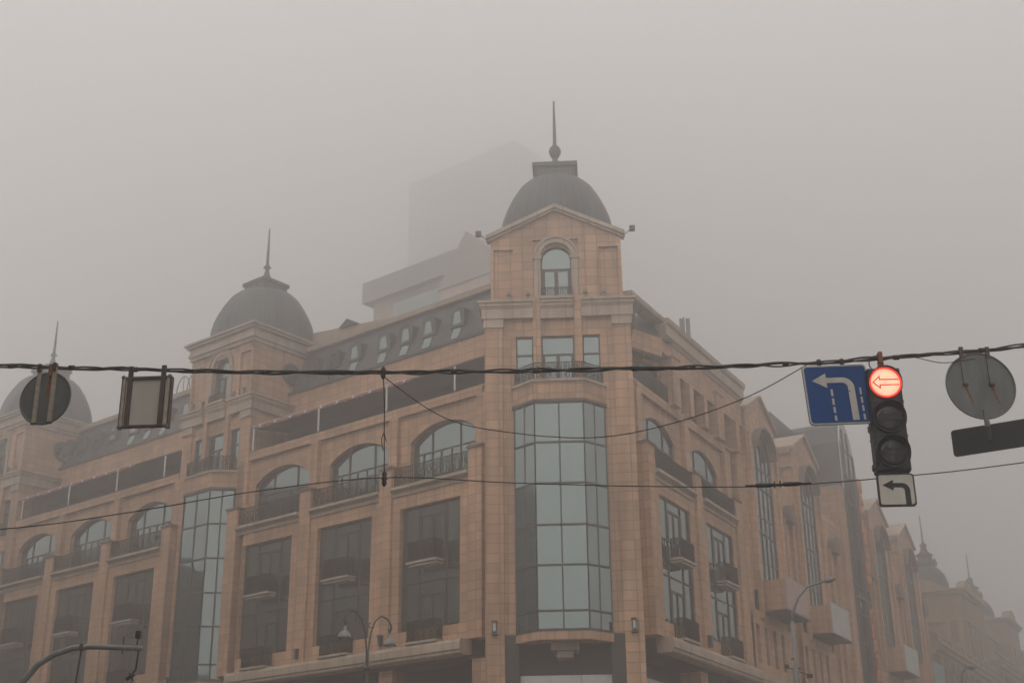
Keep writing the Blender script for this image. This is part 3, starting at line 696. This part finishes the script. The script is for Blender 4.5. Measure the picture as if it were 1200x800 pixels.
sgp = MB(); sgp.box(fr, 37.75, 37.95, .16, .3, 13.6, 29.2); sgp.box(fr, 37.2, 38.6, .3, .4, 14.0, 19.6); sgp.box(fr, 37.2, 38.6, .3, .4, 20.9, 29.2); sgp.box(fr, 35.2, 39.2, .25, .34, 20.1, 20.25); so = sgp.build('vertical_sign', 'lettering', AR)
def blade_text(txt, fr, s, o, ztop, zstep, size, m, parent, rot):
    for i, ch in enumerate(txt):
        cu = bpy.data.curves.new('letter', 'FONT'); cu.body = ch; cu.size = size; cu.extrude = .07; cu.align_x = 'CENTER'; cu.align_y = 'CENTER'
        tmp = bpy.data.objects.new('letter', cu); me = bpy.data.meshes.new_from_object(tmp); bpy.data.objects.remove(tmp)
        me.materials.append(M[m]); ob = bpy.data.objects.new('letter', me); C.objects.link(ob); ob.parent = parent
        ob.matrix_world = Matrix.Translation(fr.w(s, o, ztop - i * zstep)) @ Matrix.Rotation(rot, 4, 'Z') @ Matrix.Rotation(pi / 2, 4, 'X')
rotR = math.atan2(dR[1], dR[0])
blade_text('МАНДАРИН', FR, 37.9, .5, 28.6, 1.02, 1.25, 'orange', so, rotR)
blade_text('ПЛАЗА', FR, 37.9, .45, 19.0, 1.05, 1.35, 'orange', so, rotR)
sw.build('arcade_wall', 'stone', AR); tw.build('arcade_cornice', 'trim', AR)

# ------------------------------------------------------------ old domed building further down the street
OB = thing('ornate_building', 'old yellow stone building with two dark domes and thin spires beyond the arcade', 'building')
st, tr, sl = MB(), MB(), MB()
fr = FR
st.box(fr, 60, 89, -14, -.3, 0, 19.4); st.box(fr, 89, 113, -14, -.1, 0, 21.9)
for z0, z1, e in ((12.6, 12.9, .1), (19.4, 19.8, .15), (19.8, 20.2, .5), (20.2, 20.45, .7)): tr.box(fr, 59.8, 89, -14.2, e, z0, z1); tr.box(fr, 89.002, 113.3, -14.2, e + .2, z0 + 2.2, z1 + 2.2)
for i in range(15):
    s = 61 + i * 2.8
    tr.box(fr, s, s + .5, -.3, .05, 12.9, 19.4)
    tr.box(fr, s - .1, s + .6, -.3, .3, 18.6, 19.4); tr.box(fr, s - .2, s + .7, -.2, .25, 20.45, 21.7)
    w_ = MB(); w_.prism(fr, [(s + 1.0, 14), (s + 2.3, 14), (s + 2.3, 17)] + [(s + 1.65 + .65 * cos(t), 17 + .65 * sin(t)) for t in [pi * j / 6 for j in range(1, 6)]] + [(s + 1.0, 17)], -.32, -.25); w_.build('window', 'glass_left', OB)
    sl.tube([fr.w(s + .7, .1, 20.5), fr.w(s + 2.5, .1, 20.5)], .05, 4)
    for k in range(6): tr.lathe(fr.w(s + .9 + k * .3, .1, 0), [(.05, 20.45), (.1, 20.8), (.05, 21.2)], 6)
tr.box(fr, 60, 89, -.05, .25, 21.2, 21.4); tr.box(fr, 89, 113, .05, .35, 23.4, 23.6)
def otower(s0, s1, oz, h, domew, nm):
    c = (s0 + s1) / 2; hw = (s1 - s0) / 2
    st.box(fr, s0, s1, oz - 2 * hw, oz, 19, h)
    for z0, z1, e in ((h - 2.6, h - 2.3, .2), (h, h + .3, .25), (h + .3, h + .5, .5)): tr.box(fr, s0 - e, s1 + e, oz - 2 * hw - e, oz + e, z0, z1)
    for x in (s0 + .1, s0 + hw * .7, s1 - hw * .7, s1 - .6):
        tr.box(fr, x, x + .45, oz, oz + .22, 20, h - 2.6)
    for x in (s0 + .1, s0 + .9, ):
        pass
    sd = Fr(fr.w(s0, oz, 0)[:2], (-fr.n)[:2], (-fr.d)[:2])
    for x in (.1, 1.3, 2 * hw - 1.8, 2 * hw - .6): tr.box(sd, x, x + .45, 0, .22, 20, h - 2.6)
    w_ = MB(); w_.box(sd, hw - .6, hw + .6, .0, .05, 20.8, h - 3.4); w_.build('window', 'glass_left', OB)
    w_ = MB(); w_.box(fr, c - .6, c + .6, oz, oz + .05, 20.8, h - 3.4); w_.build('window', 'glass_left', OB)
    tr.prism(fr, [(c - hw * .8, h + .5), (c + hw * .8, h + .5), (c + hw * .4, h + 1.5), (c, h + 1.9), (c - hw * .4, h + 1.5)], oz - .6, oz + .2)
    tr.prism(sd, [(hw * .3, h + .5), (hw * 1.7, h + .5), (hw * 1.3, h + 1.4), (hw, h + 1.8), (hw * .7, h + 1.4)], -.4, .2)
    cc = fr.w(c, oz - hw, 0); d = MB(); r = domew
    d.lathe(cc, [(r * 1.0, h + .4), (r * 1.03, h + 1.2), (r, h + 1.9), (r * .88, h + 2.7), (r * .66, h + 3.3), (r * .42, h + 3.65), (r * .55, h + 3.75), (r * .6, h + 3.9), (r * .42, h + 4.0), (r * .34, h + 4.7), (r * .46, h + 4.85), (r * .2, h + 5.2), (r * .14, h + 5.7), (r * .2, h + 5.9), (.09, h + 6.2), (.05, h + 9)], 20)
    for k in range(8):
        t = pi / 4 * k; q = cc + Vector((r * .52 * cos(t), r * .52 * sin(t), h + 3.9)); d.lathe(q, [(.12, -.1), (.2, .15), (.05, .5)], 6)
    d.build('dome', 'dome', OB)
otower(77.2, 84.6, -.4, 27.6, 2.0, 'a')
otower(102, 110, -.3, 28.6, 2.2, 'b')
st.box(fr, 85, 90, -6, -.6, 19, 28.3); tr.box(fr, 84.8, 90.3, -6.3, -.3, 28.3, 28.9); tr.box(fr, 84.9, 90.2, -6.1, -.45, 25.2, 25.5)
st.box(fr, 92, 101, -6, -1.4, 20, 26); tr.box(fr, 91.8, 101.2, -6, -1.1, 26, 26.5)
sl.build('balustrade_rail', 'oldtrim', OB); st.build('wall', 'oldstone', OB); tr.build('cornice', 'oldtrim', OB)
DB = thing('distant_building', 'faint blocky building almost lost in fog at the end of the street', 'building')
m = MB(); m.box(FR, 125, 165, -16, 1, 0, 26); m.box(FR, 127, 150, -14, -1, 26, 29); m.build('wall', 'concrete', DB)

# ------------------------------------------------------------ buildings in the fog behind the store
BK = thing('slab_roofed_block', 'pinkish modern block with a thick overhanging roof slab behind the store roofline', 'building')
FB = Fr((-16.2, 135), (.776, -.63), (-.63, -.776))
m = MB(); m.box(FB, 0, 15.8, -10, 0, 60.2, 62.6); m.build('roof_slab', 'greyblock', BK)
m = MB(); m.box(FB, .8, 15.2, -9.5, -1, 0, 60.2); m.build('wall', 'beige', BK)
m = MB(); m.box(FB, 3.8, 11.1, -1, -.9, 52, 59.4); m.box(FB, 12.4, 13.8, -1, -.9, 52, 59.4); m.build('window_band', 'glass_left', BK)
TB = thing('fog_tower', 'very tall grey tower block fading into the fog behind the corner dome', 'building')
FW = Fr((-29.2, 340), (.776, -.63), (-.63, -.776))
m = MB(); m.box(FW, .9, 39, -30, 0, 0, 185.5); m.box(FW, 14, 24, -20, -8, 185.5, 188); m.build('wall', 'concrete', TB)
GB = thing('stepped_gable_house', 'pale pink house gable just left of the corner tower in the fog', 'building')
FG = Fr((-7.3, 127), (.776, -.63), (-.63, -.776))
m = MB(); m.box(FG, 1, 10, -8, 1, 0, 57.5); m.build('wall', 'pink', GB)
m = MB(); m.prism(FG, [(.6, 57.5), (10.4, 57.5), (4.5, 63)], -8, 1.2); m.build('roof', 'roof', GB)
# opposite side of the crossing: seen only in the glass
OP = thing('opposite_block', 'brown rendered block across the crossing mirrored in the left facade glass', 'building')
FO = Fr((-58, 2), (-.1, .995), (.995, .1))
ow = MB(); oops = [(2 + i * 4, 4 + i * 4, 5 + k * 4, 7.4 + k * 4, 7.4 + k * 4) for i in range(27) for k in range(7)]
wall(ow, FO, 0, 72, 0, 36, 0, [p for p in oops if p[1] < 71.5], .3); wall(ow, FO, 72, 112, 0, 28, 0, [p for p in oops if p[0] > 72.5 and p[4] < 27], .3); ow.box(FO, 0, 72, -20, -.6, 0, 36); ow.box(FO, -.3, 72.3, -20, .5, 36, 36.8); ow.box(FO, 72, 112, -20, -.6, 0, 28); ow.box(FO, 72.4, 112.3, -20, .5, 28, 28.8)
ow.build('wall', 'opposite', OP)
m = MB(); m.box(FO, .3, 71.7, -.35, -.3, 4, 34); m.box(FO, 72.3, 111.7, -.35, -.3, 4, 27); m.build('glazing', 'glass_left', OP)
OQ = thing('corner_block_behind', 'dark rendered block behind the viewer mirrored low in the bay glass', 'building')
m = MB(); m.box(ID, -30, -8, -14, 30, 0, 20); m.build('wall', 'opposite', OQ) if False else m.box(ID, 14, 44, 12, 30, 0, 22)
m.build('wall', 'opposite', OQ)

# ------------------------------------------------------------ roof antenna
AN = thing('roof_antenna', 'pair of slim panel antennas on the right roof edge', 'antenna', loc=(9.75, 71.0, 29.0))
m = MB(); m.tube([(0, 0, 0), (0, 0, 2.4)], .035, 6); m.build('mast', 'pole', AN)
for x in (-.16, .2):
    m = MB(); m.box(ID, x - .11, x + .11, .05, .2, .9, 2.25); m.build('antenna_panel', 'shade', AN, .02)

# ------------------------------------------------------------ street lamps
LM = thing('street_lamp', 'dark double-armed ornamental lamp with bell shades before the left facade', 'street lamp', loc=(-4.52, 42, .14), rz=radians(50))
m = MB(); m.tube([(0, 0, 0), (0, 0, .9), (0, 0, 1), (0, 0, 7.9), (0, 0, 8.2)], [.16, .13, .075, .055, .05], 10); m.lathe((0, 0, 0), [(.2, 0), (.2, .3), (.14, .5), (.09, 1.1)], 12); m.lathe((0, 0, 7.55), [(.05, 0), (.1, .04), (.1, .1), (.05, .14)], 12); m.build('pole', 'dpole', LM)
for sg in (-1, 1):
    m = MB(); P = [(0, 0, 7.6), (sg * .04, 0, 8.2), (sg * .12, 0, 8.7), (sg * .3, 0, 9.1), (sg * .55, 0, 9.28), (sg * .8, 0, 9.24), (sg * .97, 0, 9.1), (sg * 1.02, 0, 8.95), (sg * .95, 0, 8.84), (sg * .86, 0, 8.93)]
    m.tube(P, .028, 6); m.tube([(sg * .98, 0, 9.05), (sg * .96, 0, 8.8)], .02, 5)
    if sg == 1: m.tube([(.1 + .13 * t / 6 * cos(t), 0, 8.98 + .13 * t / 6 * sin(t)) for t in [i * .6 for i in range(12)]], .016, 5)
    ao = m.build('arm', 'dpole', LM)
    m = MB(); m.lathe((sg * .96, 0, 8.42), [(.21, 0), (.205, .05), (.17, .14), (.1, .2), (.05, .24), (.04, .36)], 18); m.build('lamp_shade', 'shade', ao)
    m = MB(); m.lathe((sg * .96, 0, 8.38), [(.02, 0), (.1, .02), (.15, .045)], 14); m.build('lamp_glass', 'pale', ao)
L3 = thing('street_lamp', 'tall grey lamp post with one curved arm before the right facade', 'street lamp', loc=(7.72, 38, .14))
m = MB(); m.tube([(0, 0, 0), (0, 0, 1.2), (0, 0, 1.25), (-.02, 0, 6.9), (.0, 0, 7.0), (.0, 0, 8.2)], [.14, .14, .1, .085, .06, .055], 10)
m.build('pole', 'pole', L3)
m = MB(); m.tube([(0, 0, 8.15), (.05, 0, 8.5), (.2, -.05, 8.85), (.48, -.1, 9.15), (.75, -.15, 9.22), (1.02, -.2, 9.28)], [.05, .045, .04, .035, .03, .03], 8); ao = m.build('arm', 'pole', L3)
m = MB(); m.lathe((0, 0, 0), [(.01, -.16), (.06, -.12), (.08, 0), (.06, .14), (.01, .2)], 10)
lo_ = m.build('lamp_head', 'pole', ao); lo_.location = (1.08, -.22, 9.3); lo_.rotation_euler = (0, radians(75), 0); lo_.scale = (1, .8, 1)
m = MB()
for z, x in ((7.15, -.1), (6.9, .1)): m.box(ID, min(0, x) - .02, max(0, x) + .02, -.03, .03, z, z + .04)
m.tube([(-.25, 0, 6.95), (.3, 0, 6.75)], .018, 5); m.box(ID, .28, .42, -.07, .07, 6.66, 6.76); m.box(ID, -.3, -.2, -.05, .05, 6.92, 7.02); m.build('bracket', 'dpole', L3)
BB = thing('road_sign_board', 'pale grey backs of a wide road sign at the foot of the right lamp post', 'road sign', loc=(7.42, 37.6, 0))
m = MB(); m.box(ID, -.78, -.02, -.02, .02, 5.4, 6.5); m.box(ID, .02, .78, -.02, .02, 5.42, 6.52); m.build('panel', 'pale', BB, .01)
m = MB(); m.box(ID, -.8, .8, .021, .05, 6.48, 6.55); m.box(ID, -.3, -.24, -.1, -.03, 0, 6.4); m.box(ID, .24, .3, -.1, -.03, 0, 6.4); m.build('post', 'dpole', BB)
L4 = thing('street_lamp', 'small distant hook-armed lamp before the old domed building', 'street lamp', loc=(25.7, 80, .14))
m = MB(); m.tube([(0, 0, 0), (0, 0, 12.0), (.08, 0, 12.5), (.3, 0, 12.85), (.6, 0, 12.95)], [.12, .07, .05, .05, .05], 7); m.lathe((.72, 0, 12.8), [(.04, .2), (.16, .12), (.2, 0), (.02, -.03)], 10); m.build('pole', 'dpole', L4)
LG = thing('gantry_arm', 'grey curved pipe gantry with small cameras at lower left', 'gantry', loc=(-8.05, 22, 0))
m = MB(); m.tube([(0, 0, 0), (0, 0, 3.9), (.06, 0, 4.3), (.22, 0, 4.68), (.42, 0, 4.94), (.66, 0, 5.1), (.95, 0, 5.2), (1.3, 0, 5.22), (2.08, 0, 5.18)], [.1, .09, .07, .055, .05, .048, .046, .044, .04], 12); m.build('pipe', 'shade', LG)
m = MB(); m.tube([(1.1, 0, 5.2), (1.06, 0, 4.62)], .014, 5); m.box(ID, 1.07, 1.13, -.045, .045, 5.16, 5.26); m.build('hanger_rod', 'dpole', LG)
m = MB(); m.box(ID, .88, 1.24, -.02, .02, 4.1, 4.62); m.build('sign_back', 'galv', LG)
m = MB(); m.tube([(2.02, 0, 5.2), (2.0, 0, 4.86), (1.94, 0, 4.76)], .016, 5); m.tube([(1.86, 0, 4.7), (1.98, 0, 4.78)], .03, 6); m.tube([(1.9, 0, 4.8), (1.97, 0, 4.68)], .012, 5); m.build('camera', 'black', LG)
m = MB(); m.tube([(1.98, 0, 5.24), (1.99, 0, 5.34)], .014, 5); m.box(ID, 1.95, 2.03, -.05, .05, 5.34, 5.46); m.build('sensor', 'black', LG, .01)
m = MB(); m.tube([(1.76, 0, 5.1), (1.76, 0, 5.38)], .012, 5); m.build('clamp', 'dpole', LG)

# ------------------------------------------------------------ overhead wires
def catmull(P, n=12):
    out = []; P = [Vector(p) for p in P]
    for i in range(len(P) - 1):
        a, b, c, d = P[max(i - 1, 0)], P[i], P[i + 1], P[min(i + 2, len(P) - 1)]
        for k in range(n):
            t = k / n; out.append(.5 * ((2 * b) + (-a + c) * t + (2 * a - 5 * b + 4 * c - d) * t * t + (-a + 3 * b - 3 * c + d) * t ** 3))
    return out + [P[-1]]
Y = 13.5
main = catmull([(-12, Y, 7.25), (-8, Y, 6.93), (-5.46, Y, 6.79), (-2.72, Y, 6.685), (-1.36, Y, 6.67), (0, Y, 6.665), (1.36, Y, 6.68), (2.72, Y, 6.705), (4.09, Y, 6.775), (5.47, Y, 6.9), (8, Y, 7.3), (12, Y, 8.2)], 22)
m = MB(); random.seed(3)
for k in range(3):
    ph = k * 2.09; pts = []
    for i, p in enumerate(main):
        a = ph + p.x * 5.5 + .8 * sin(p.x * 1.7 + k); r = .013 + .008 * max(0, sin(p.x * 2.3 + k * 2)) + .006 * sin(p.x * 7.1 + k)
        pts.append(p + Vector((0, cos(a) * r, sin(a) * r)))
    m.tube(pts, .010 if k else .013, 6)
x = -12
while x < 12:       # tape wraps
    x += random.uniform(.5, 1.3)
    p = min(main, key=lambda q: abs(q.x - x)); m.tube([p + Vector((-.03, 0, 0)), p + Vector((.03, 0, 0.001))], .028, 7)
tag(m.build('span_cable', 'cable'), 'thick twisted black cable spanning the whole picture above the signs', 'cable')
m = MB()
m.tube(catmull([(-1.69, Y, 6.66), (-1.3, Y - .02, 6.32), (-.86, Y, 6.17 - .0), (-.01, Y, 5.99), (1.0, Y, 5.93)], 8) if False else catmull([(-1.42, Y, 6.66), (-.73, Y, 6.16), (-.01, Y, 5.98), (.88, Y, 5.92), (1.69, Y, 6.07), (2.5, Y, 6.36), (3.13, Y, 6.7)], 12), .006, 5)
tag(m.build('slack_wire', 'cable'), 'thin slack wire sagging across the corner bay below the thick cable', 'wire')
m = MB(); m.tube(catmull([(-1.37, Y, 6.66), (-1.35, Y, 6.3), (-1.345, Y, 6.05), (-1.33, Y, 5.53)], 8), .006, 5)
m.tube(catmull([(-1.345, Y, 6.0), (-1.37, Y, 5.92), (-1.35, Y, 5.8)], 5), .005, 5); m.tube([(-1.345, Y, 6.0), (-1.32, Y, 5.9)], .005, 4)
m.lathe((-1.37, Y, 6.59), [(.008, 0), (.026, .03), (.022, .06), (.032, .1), (.012, .14)], 8)
tag(m.build('drop_wire', 'cable'), 'short vertical wire dropping from the thick cable to the thin span wire', 'wire')
m = MB()
import itertools
W2 = catmull([(-8, Y, 4.85), (-5.22, Y, 5.01), (-3.94, Y, 5.17), (-2.64, Y, 5.38), (-1.33, Y, 5.51), (-.01, Y, 5.44), (1.29, Y, 5.39), (2.61, Y, 5.375), (3.93, Y, 5.46), (5.28, Y, 5.6), (9, Y, 6.1)], 10)
m.tube(W2, .006, 5)
tag(m.build('span_wire', 'cable'), 'thin horizontal wire crossing the facade at mid height with insulators', 'wire')
for (a, b, c, nm) in ((-1.33, 5.5, 90, 'upright ball insulator where the drop wire meets the thin wire'), (2.58, 5.385, 0, 'left rod insulator of the pair on the thin wire'), (2.86, 5.395, 0, 'right rod insulator of the pair on the thin wire')):
    m = MB()
    if c: m.lathe((a, Y, b), [(.01, -.085), (.028, -.05), (.02, -.02), (.034, 0), (.02, .02), (.028, .05), (.01, .085)], 10)
    else:
        pr = [(.012, -.1), (.024, -.08), (.024, .08), (.012, .1)]
        m.tube([(a - .1, Y, b - .002), (a - .08, Y, b), (a + .06, Y, b + .003), (a + .1, Y, b + .006)], [.012, .024, .024, .012], 8)
        m.tube([(a + (.1 if a < 2.7 else -.12), Y, b - .03), (a + (.1 if a < 2.7 else -.12), Y, b + .035)], .008, 5)
        m.tube([(a - .2, Y, b - .003), (a + .2, Y, b + .01)], .009, 5)
    tag(m.build('insulator', 'black'), nm, 'insulator')

# ------------------------------------------------------------ signs hung from the cable (local x right, y away, z up)
def rrect(w_, h, r, n=5, cx=0, cz=0):
    P = []
    for sx, sz, t0 in ((1, 1, 0), (-1, 1, pi / 2), (-1, -1, pi), (1, -1, 1.5 * pi)):
        for i in range(n + 1):
            t = t0 + pi / 2 * i / n; P.append((cx + sx * (w_ / 2 - r) + r * cos(t), cz + sz * (h / 2 - r) + r * sin(t)))
    return P
def disc(r, n=40): return [(r * cos(2 * pi * i / n), r * sin(2 * pi * i / n)) for i in range(n)]
def bent_arrow(mb, o0, o1, tip, head_x, head_h, zt, zb, xo, xi, zbot, R, Ri):
    """arrow turning left: head at tip, shaft between zt and zb, then down between xi and xo"""
    mb.prism(ID, [tip, (head_x, tip[1] + head_h), (head_x, tip[1] - head_h)], o0, o1)
    n = 8
    outer = [(xo - R + R * sin(pi / 2 * i / n), zt - R + R * cos(pi / 2 * i / n)) for i in range(n + 1)]
    inner = [(xi - Ri + Ri * sin(pi / 2 * i / n), zb - Ri + Ri * cos(pi / 2 * i / n)) for i in range(n + 1)]
    O = [(head_x, zt)] + outer + [(xo, zbot)]; I = [(head_x, zb)] + inner + [(xi, zbot)]
    for i in range(len(O) - 1): mb.prism(ID, [O[i], O[i + 1], I[i + 1], I[i]], o0, o1)

# blue lane sign
BS = thing('lane_sign', 'square blue sign with a white arrow turning left between dashed lines', 'traffic sign', loc=(3.43, 13.5, 6.365), rz=radians(7))
BS.rotation_euler = (0, radians(-3.2), radians(5))
m = MB(); m.prism(ID, rrect(.70, .66, .045), -.02, .0); m.build('backing', 'galv', BS)
m = MB(); m.prism(ID, rrect(.695, .655, .045), .001, .005); m.build('border', 'signwhite', BS)
m = MB(); m.prism(ID, rrect(.665, .622, .035), .006, .009); m.build('face', 'blue', BS)
m = MB(); bent_arrow(m, .0095, .0125, (-.262, .155), -.108, .082, .185, .128, .187, .115, -.29, .12, .06)
for z0, z1 in ((-.02, .055), (-.115, -.045), (-.205, -.14), (-.29, -.235)): m.box(ID, -.078, -.055, .0095, .0125, z0, z1)
for z0, z1 in ((-.01, .065), (-.105, -.035), (-.195, -.13), (-.29, -.225)): m.box(ID, .235, .256, .0095, .0125, z0, z1)
m.build('arrow_and_lines', 'signwhite', BS)
for x in (-.14, .11):
    m = MB(); m.box(ID, x - .018, x + .018, -.055, -.021, -.28, .41); m.build('hanger', 'brown', BS)
# little bolts
m = MB()
for x, z in ((-.14, .26), (.125, .03), (-.14, -.2), (.12, .27)): m.lathe((x, -.013, z), [(.008, 0), (.008, -.004), (.004, -.007)], 8, 'y')
m.build('bolts', 'dpole', BS)

# traffic light
TL = thing('traffic_light', 'black hanging traffic light showing a lit red left arrow', 'traffic light', loc=(3.915, 13.5, 0), rz=radians(-2))
m = MB(); m.box(ID, -.175, .175, -.12, .08, 5.5, 6.63); m.build('housing', 'black', TL, .02)
m = MB()
for z in (5.88, 6.255): m.box(ID, -.177, .177, -.122, .084, z - .006, z + .006)
m.build('section_joints', 'lensmark', TL)
for z in (5.55, 5.97): m = MB(); m.box(ID, -.19, -.16, -.1, .06, z, z + .06); m.build('hinge', 'lensmark', TL)
for i, z in enumerate((6.455, 6.075, 5.7)):
    r = .155
    m = MB(); m.lathe((0, -.082, z), [(r + .014, 0), (r + .014, -.03), (r, -.03), (r, 0)], 36, 'y'); lo_ = m.build('lens_ring', 'black', TL)
    m = MB(); m.lathe((0, -.09, z), [(r - .001, .002), (r - .002, -.012), (r * .7, -.02), (r * .3, -.025), (.004, -.027)], 36, 'y'); m.build('lens', 'red_lit' if i == 0 else 'lens', lo_)
    m = MB()    # arrow outline
    o0, o1 = .115, .122; t = .011
    def seg(p, q):
        p, q = Vector((*p, 0)), Vector((*q, 0)); d = (q - p).normalized() * 1; nn = Vector((-d.y, d.x, 0)) * t / 2
        P = [p + nn - d * t / 2, q + nn + d * t / 2, q - nn + d * t / 2, p - nn - d * t / 2]
        m.prism(ID, [(v.x, v.y + z) for v in P], o0, o1)
    pts = [(-.13, .0), (-.06, .065), (-.06, .03), (.135, .03)]
    for a, b in zip(pts, pts[1:]): seg(a, b)
    pts = [(-.13, .0), (-.06, -.065), (-.06, -.03), (.135, -.03)]
    for a, b in zip(pts, pts[1:]): seg(a, b)
    if i: 
        m.prism(ID, [(-.13, z), (-.06, z + .065), (-.06, z + .03), (.13, z + .03), (.13, z - .03), (-.06, z - .03), (-.06, z - .065)], .113, .116)
    m.build('arrow_mark', 'red_mark' if i == 0 else 'lensmark', lo_)
    if i == 0:
        m = MB(); m.tube([((r + .006) * cos(t_), -.112, z + (r + .006) * sin(t_)) for t_ in [2 * pi * k / 36 for k in range(36)]], .011, 6, True); m.build('visor_glow_ring', 'red_glow', lo_)  # glowing ring added to stand in for red lamplight inside the visor
    m = MB(); n = 22; R = r + .018; vs = []       # visor: open tunnel, longer on top
    for k in range(n + 1):
        t_ = radians(-25) + (pi + radians(50)) * k / n; ln = .03 + .07 * max(0, sin(t_)) ** .8
        for rr in (R, R + .006):
            vs += [(rr * cos(t_), -.08, z + rr * sin(t_)), (rr * cos(t_), -.08 - ln, z + rr * sin(t_) - .01)]
    fs = []
    for k in range(n):
        b = 4 * k; fs += [(b, b + 1, b + 5, b + 4), (b + 2, b + 3, b + 7, b + 6), (b + 1, b + 3, b + 7, b + 5)]
    m.add(vs, fs, True); m.build('visor', 'black', lo_)
m = MB(); m.box(ID, -.03, .03, -.02, .02, 6.63, 6.73); m.box(ID, -.022, .022, -.04, .04, 6.70, 6.83); m.build('hanger', 'rust', TL, .004)
m = MB(); m.tube(catmull([(-.09, 0, 6.63), (-.12, 0, 6.7), (-.09, 0, 6.78), (0, 0, 6.8)], 6), .007, 5); m.tube(catmull([(.02, 0, 6.74), (.3, 0, 6.78), (.65, 0, 6.7), (1.0, 0, 6.74)], 6), .005, 5); m.build('lead', 'cable', TL)
m = MB(); m.prism(ID, rrect(.38, .345, .035, 5, .0, 5.31), .02, .05); po = m.build('direction_plate', 'black', TL)
m = MB(); m.prism(ID, rrect(.345, .31, .025, 5, .0, 5.312), .051, .054); m.build('face', 'signwhite', po)
m = MB(); 
def off(P): return P
mb2 = MB(); bent_arrow(mb2, .055, .058, (-.14, .05), -.03, .055, .07, .025, .135, .08, -.155, .08, .035)
m.v = [(v[0], v[1], v[2] + 5.31) for v in mb2.v]; m.f = mb2.f; m.sm = mb2.sm
m.build('arrow', 'lensmark', po)

# backs of signs
RL = thing('round_sign', 'round grey sign back turned aside, two pale rails and a rust streak', 'traffic sign', loc=(-4.93, 13.5, 6.415), rz=radians(-11))
m = MB(); m.prism(ID, disc(.285), -.012, .0); m.tube([(.285 * cos(t), 0, .285 * sin(t)) for t in [2 * pi * i / 40 for i in range(40)]], .012, 6, True); m.build('disc', 'galv', RL)
for x in (-.09, .085):
    m = MB(); m.box(ID, x - .02, x + .02, .002, .03, -.285, .33); m.build('mounting_rail', 'rail', RL)
    m = MB(); m.box(ID, x - .028, x + .028, .001, .036, -.29, -.272); m.box(ID, x - .018, x + .018, .0, .05, .29, .38); m.build('clamp', 'brown', RL)
m = MB(); m.prism(ID, [(.02, .27), (.06, .27), (.045, .06), (.02, .0), (-.01, .03), (.01, .14)], .0005, .003); m.build('rust_streak', 'rust', RL)
m = MB(); m.box(ID, .02, .06, .003, .04, .24, .37); m.build('rusty_clamp', 'rust', RL)
RC = thing('rectangular_sign', 'rectangular pale sign back in a dark brown frame hanging beside the round one', 'traffic sign', loc=(-3.87, 13.5, 6.36), rz=radians(-4))
m = MB(); m.prism(ID, rrect(.47, .54, .02), -.01, .0); m.build('panel', 'board', RC)
m = MB(); m.box(ID, -.25, .25, -.01, .025, .255, .285); m.box(ID, -.25, .25, -.01, .025, -.285, -.255)
for x in (-.262, .262): m.box(ID, x - .008, x + .008, -.06, .02, -.285, .285)
m.build('frame', 'brown', RC, .004)
for x in (-.178, .178):
    m = MB(); m.box(ID, x - .024, x + .024, .001, .035, -.28, .40); m.build('hanger', 'brown', RC, .003)
for x in (-.238, .238):
    m = MB(); m.box(ID, x - .014, x + .014, .001, .03, -.27, .27); m.build('side_strip', 'rail', RC)
m = MB()
for x in (-.25, .25):
    for z in (-.275, .275): m.lathe((x, -.005, z), [(.022, .01), (.022, -.03), (.012, -.036)], 10, 'y')
m.build('corner_fixings', 'galv', RC)
RR = thing('round_sign', 'larger round grey sign back facing us with a dark plate hung below', 'traffic sign', loc=(4.945, 13.5, 6.445), rz=radians(2))
m = MB(); m.prism(ID, disc(.365, 48), -.012, .0); m.tube([(.365 * cos(t), 0, .365 * sin(t)) for t in [2 * pi * i / 48 for i in range(48)]], .011, 6, True); m.build('disc', 'galv', RR)
for x in (-.165, .115):
    m = MB(); m.box(ID, x - .018, x + .018, .001, .022, .02, .36); m.build('mounting_rail', 'galv', RR)
    m = MB(); m.box(ID, x - .02, x + .02, .0, .03, .3, .43); m.box(ID, x - .026, x + .026, .0, .034, .0, .02); m.build('hanger', 'brown', RR)
    m = MB(); m.prism(ID, [(x - .012, .0), (x + .016, .0), (x + .07, -.2), (x + .055, -.2)], .0005, .003); m.build('rust_streak', 'rust', RR)
m = MB(); m.box(ID, -.02, .02, .0, .03, -.46, -.27); m.build('bracket', 'galv', RR)
m = MB(); m.prism(ID, rrect(.78, .29, .035, 5, 0, 0), -.015, .0); pl_ = m.build('lower_plate', 'black', RR)
pl_.location = (.02, 0, -.575); pl_.rotation_euler = (0, 0, radians(-32))
m = MB(); m.box(ID, -.018, .018, .001, .02, -.03, .18); q = m.build('plate_bracket', 'dpole', pl_)

# ------------------------------------------------------------ the fog: one closed box, sky outside it
hz = MB(); hz.add([(x, y, z) for z in (-1, 189) for y in (-60, 420) for x in (-150, 220)], [(0, 1, 3, 2), (4, 6, 7, 5), (0, 4, 5, 1), (2, 3, 7, 6), (0, 2, 6, 4), (1, 5, 7, 3)])
hm = bpy.data.materials.new('fog'); hm.use_nodes = True; n = hm.node_tree; n.nodes.clear()
pv = n.nodes.new('ShaderNodeVolumePrincipled'); pv.inputs['Color'].default_value = (.975, .958, .948, 1); pv.inputs['Density'].default_value = HAZE; pv.inputs['Anisotropy'].default_value = .8
mo = n.nodes.new('ShaderNodeOutputMaterial'); n.links.new(pv.outputs[0], mo.inputs['Volume'])
tag(hz.build('haze', hm), kind='stuff')
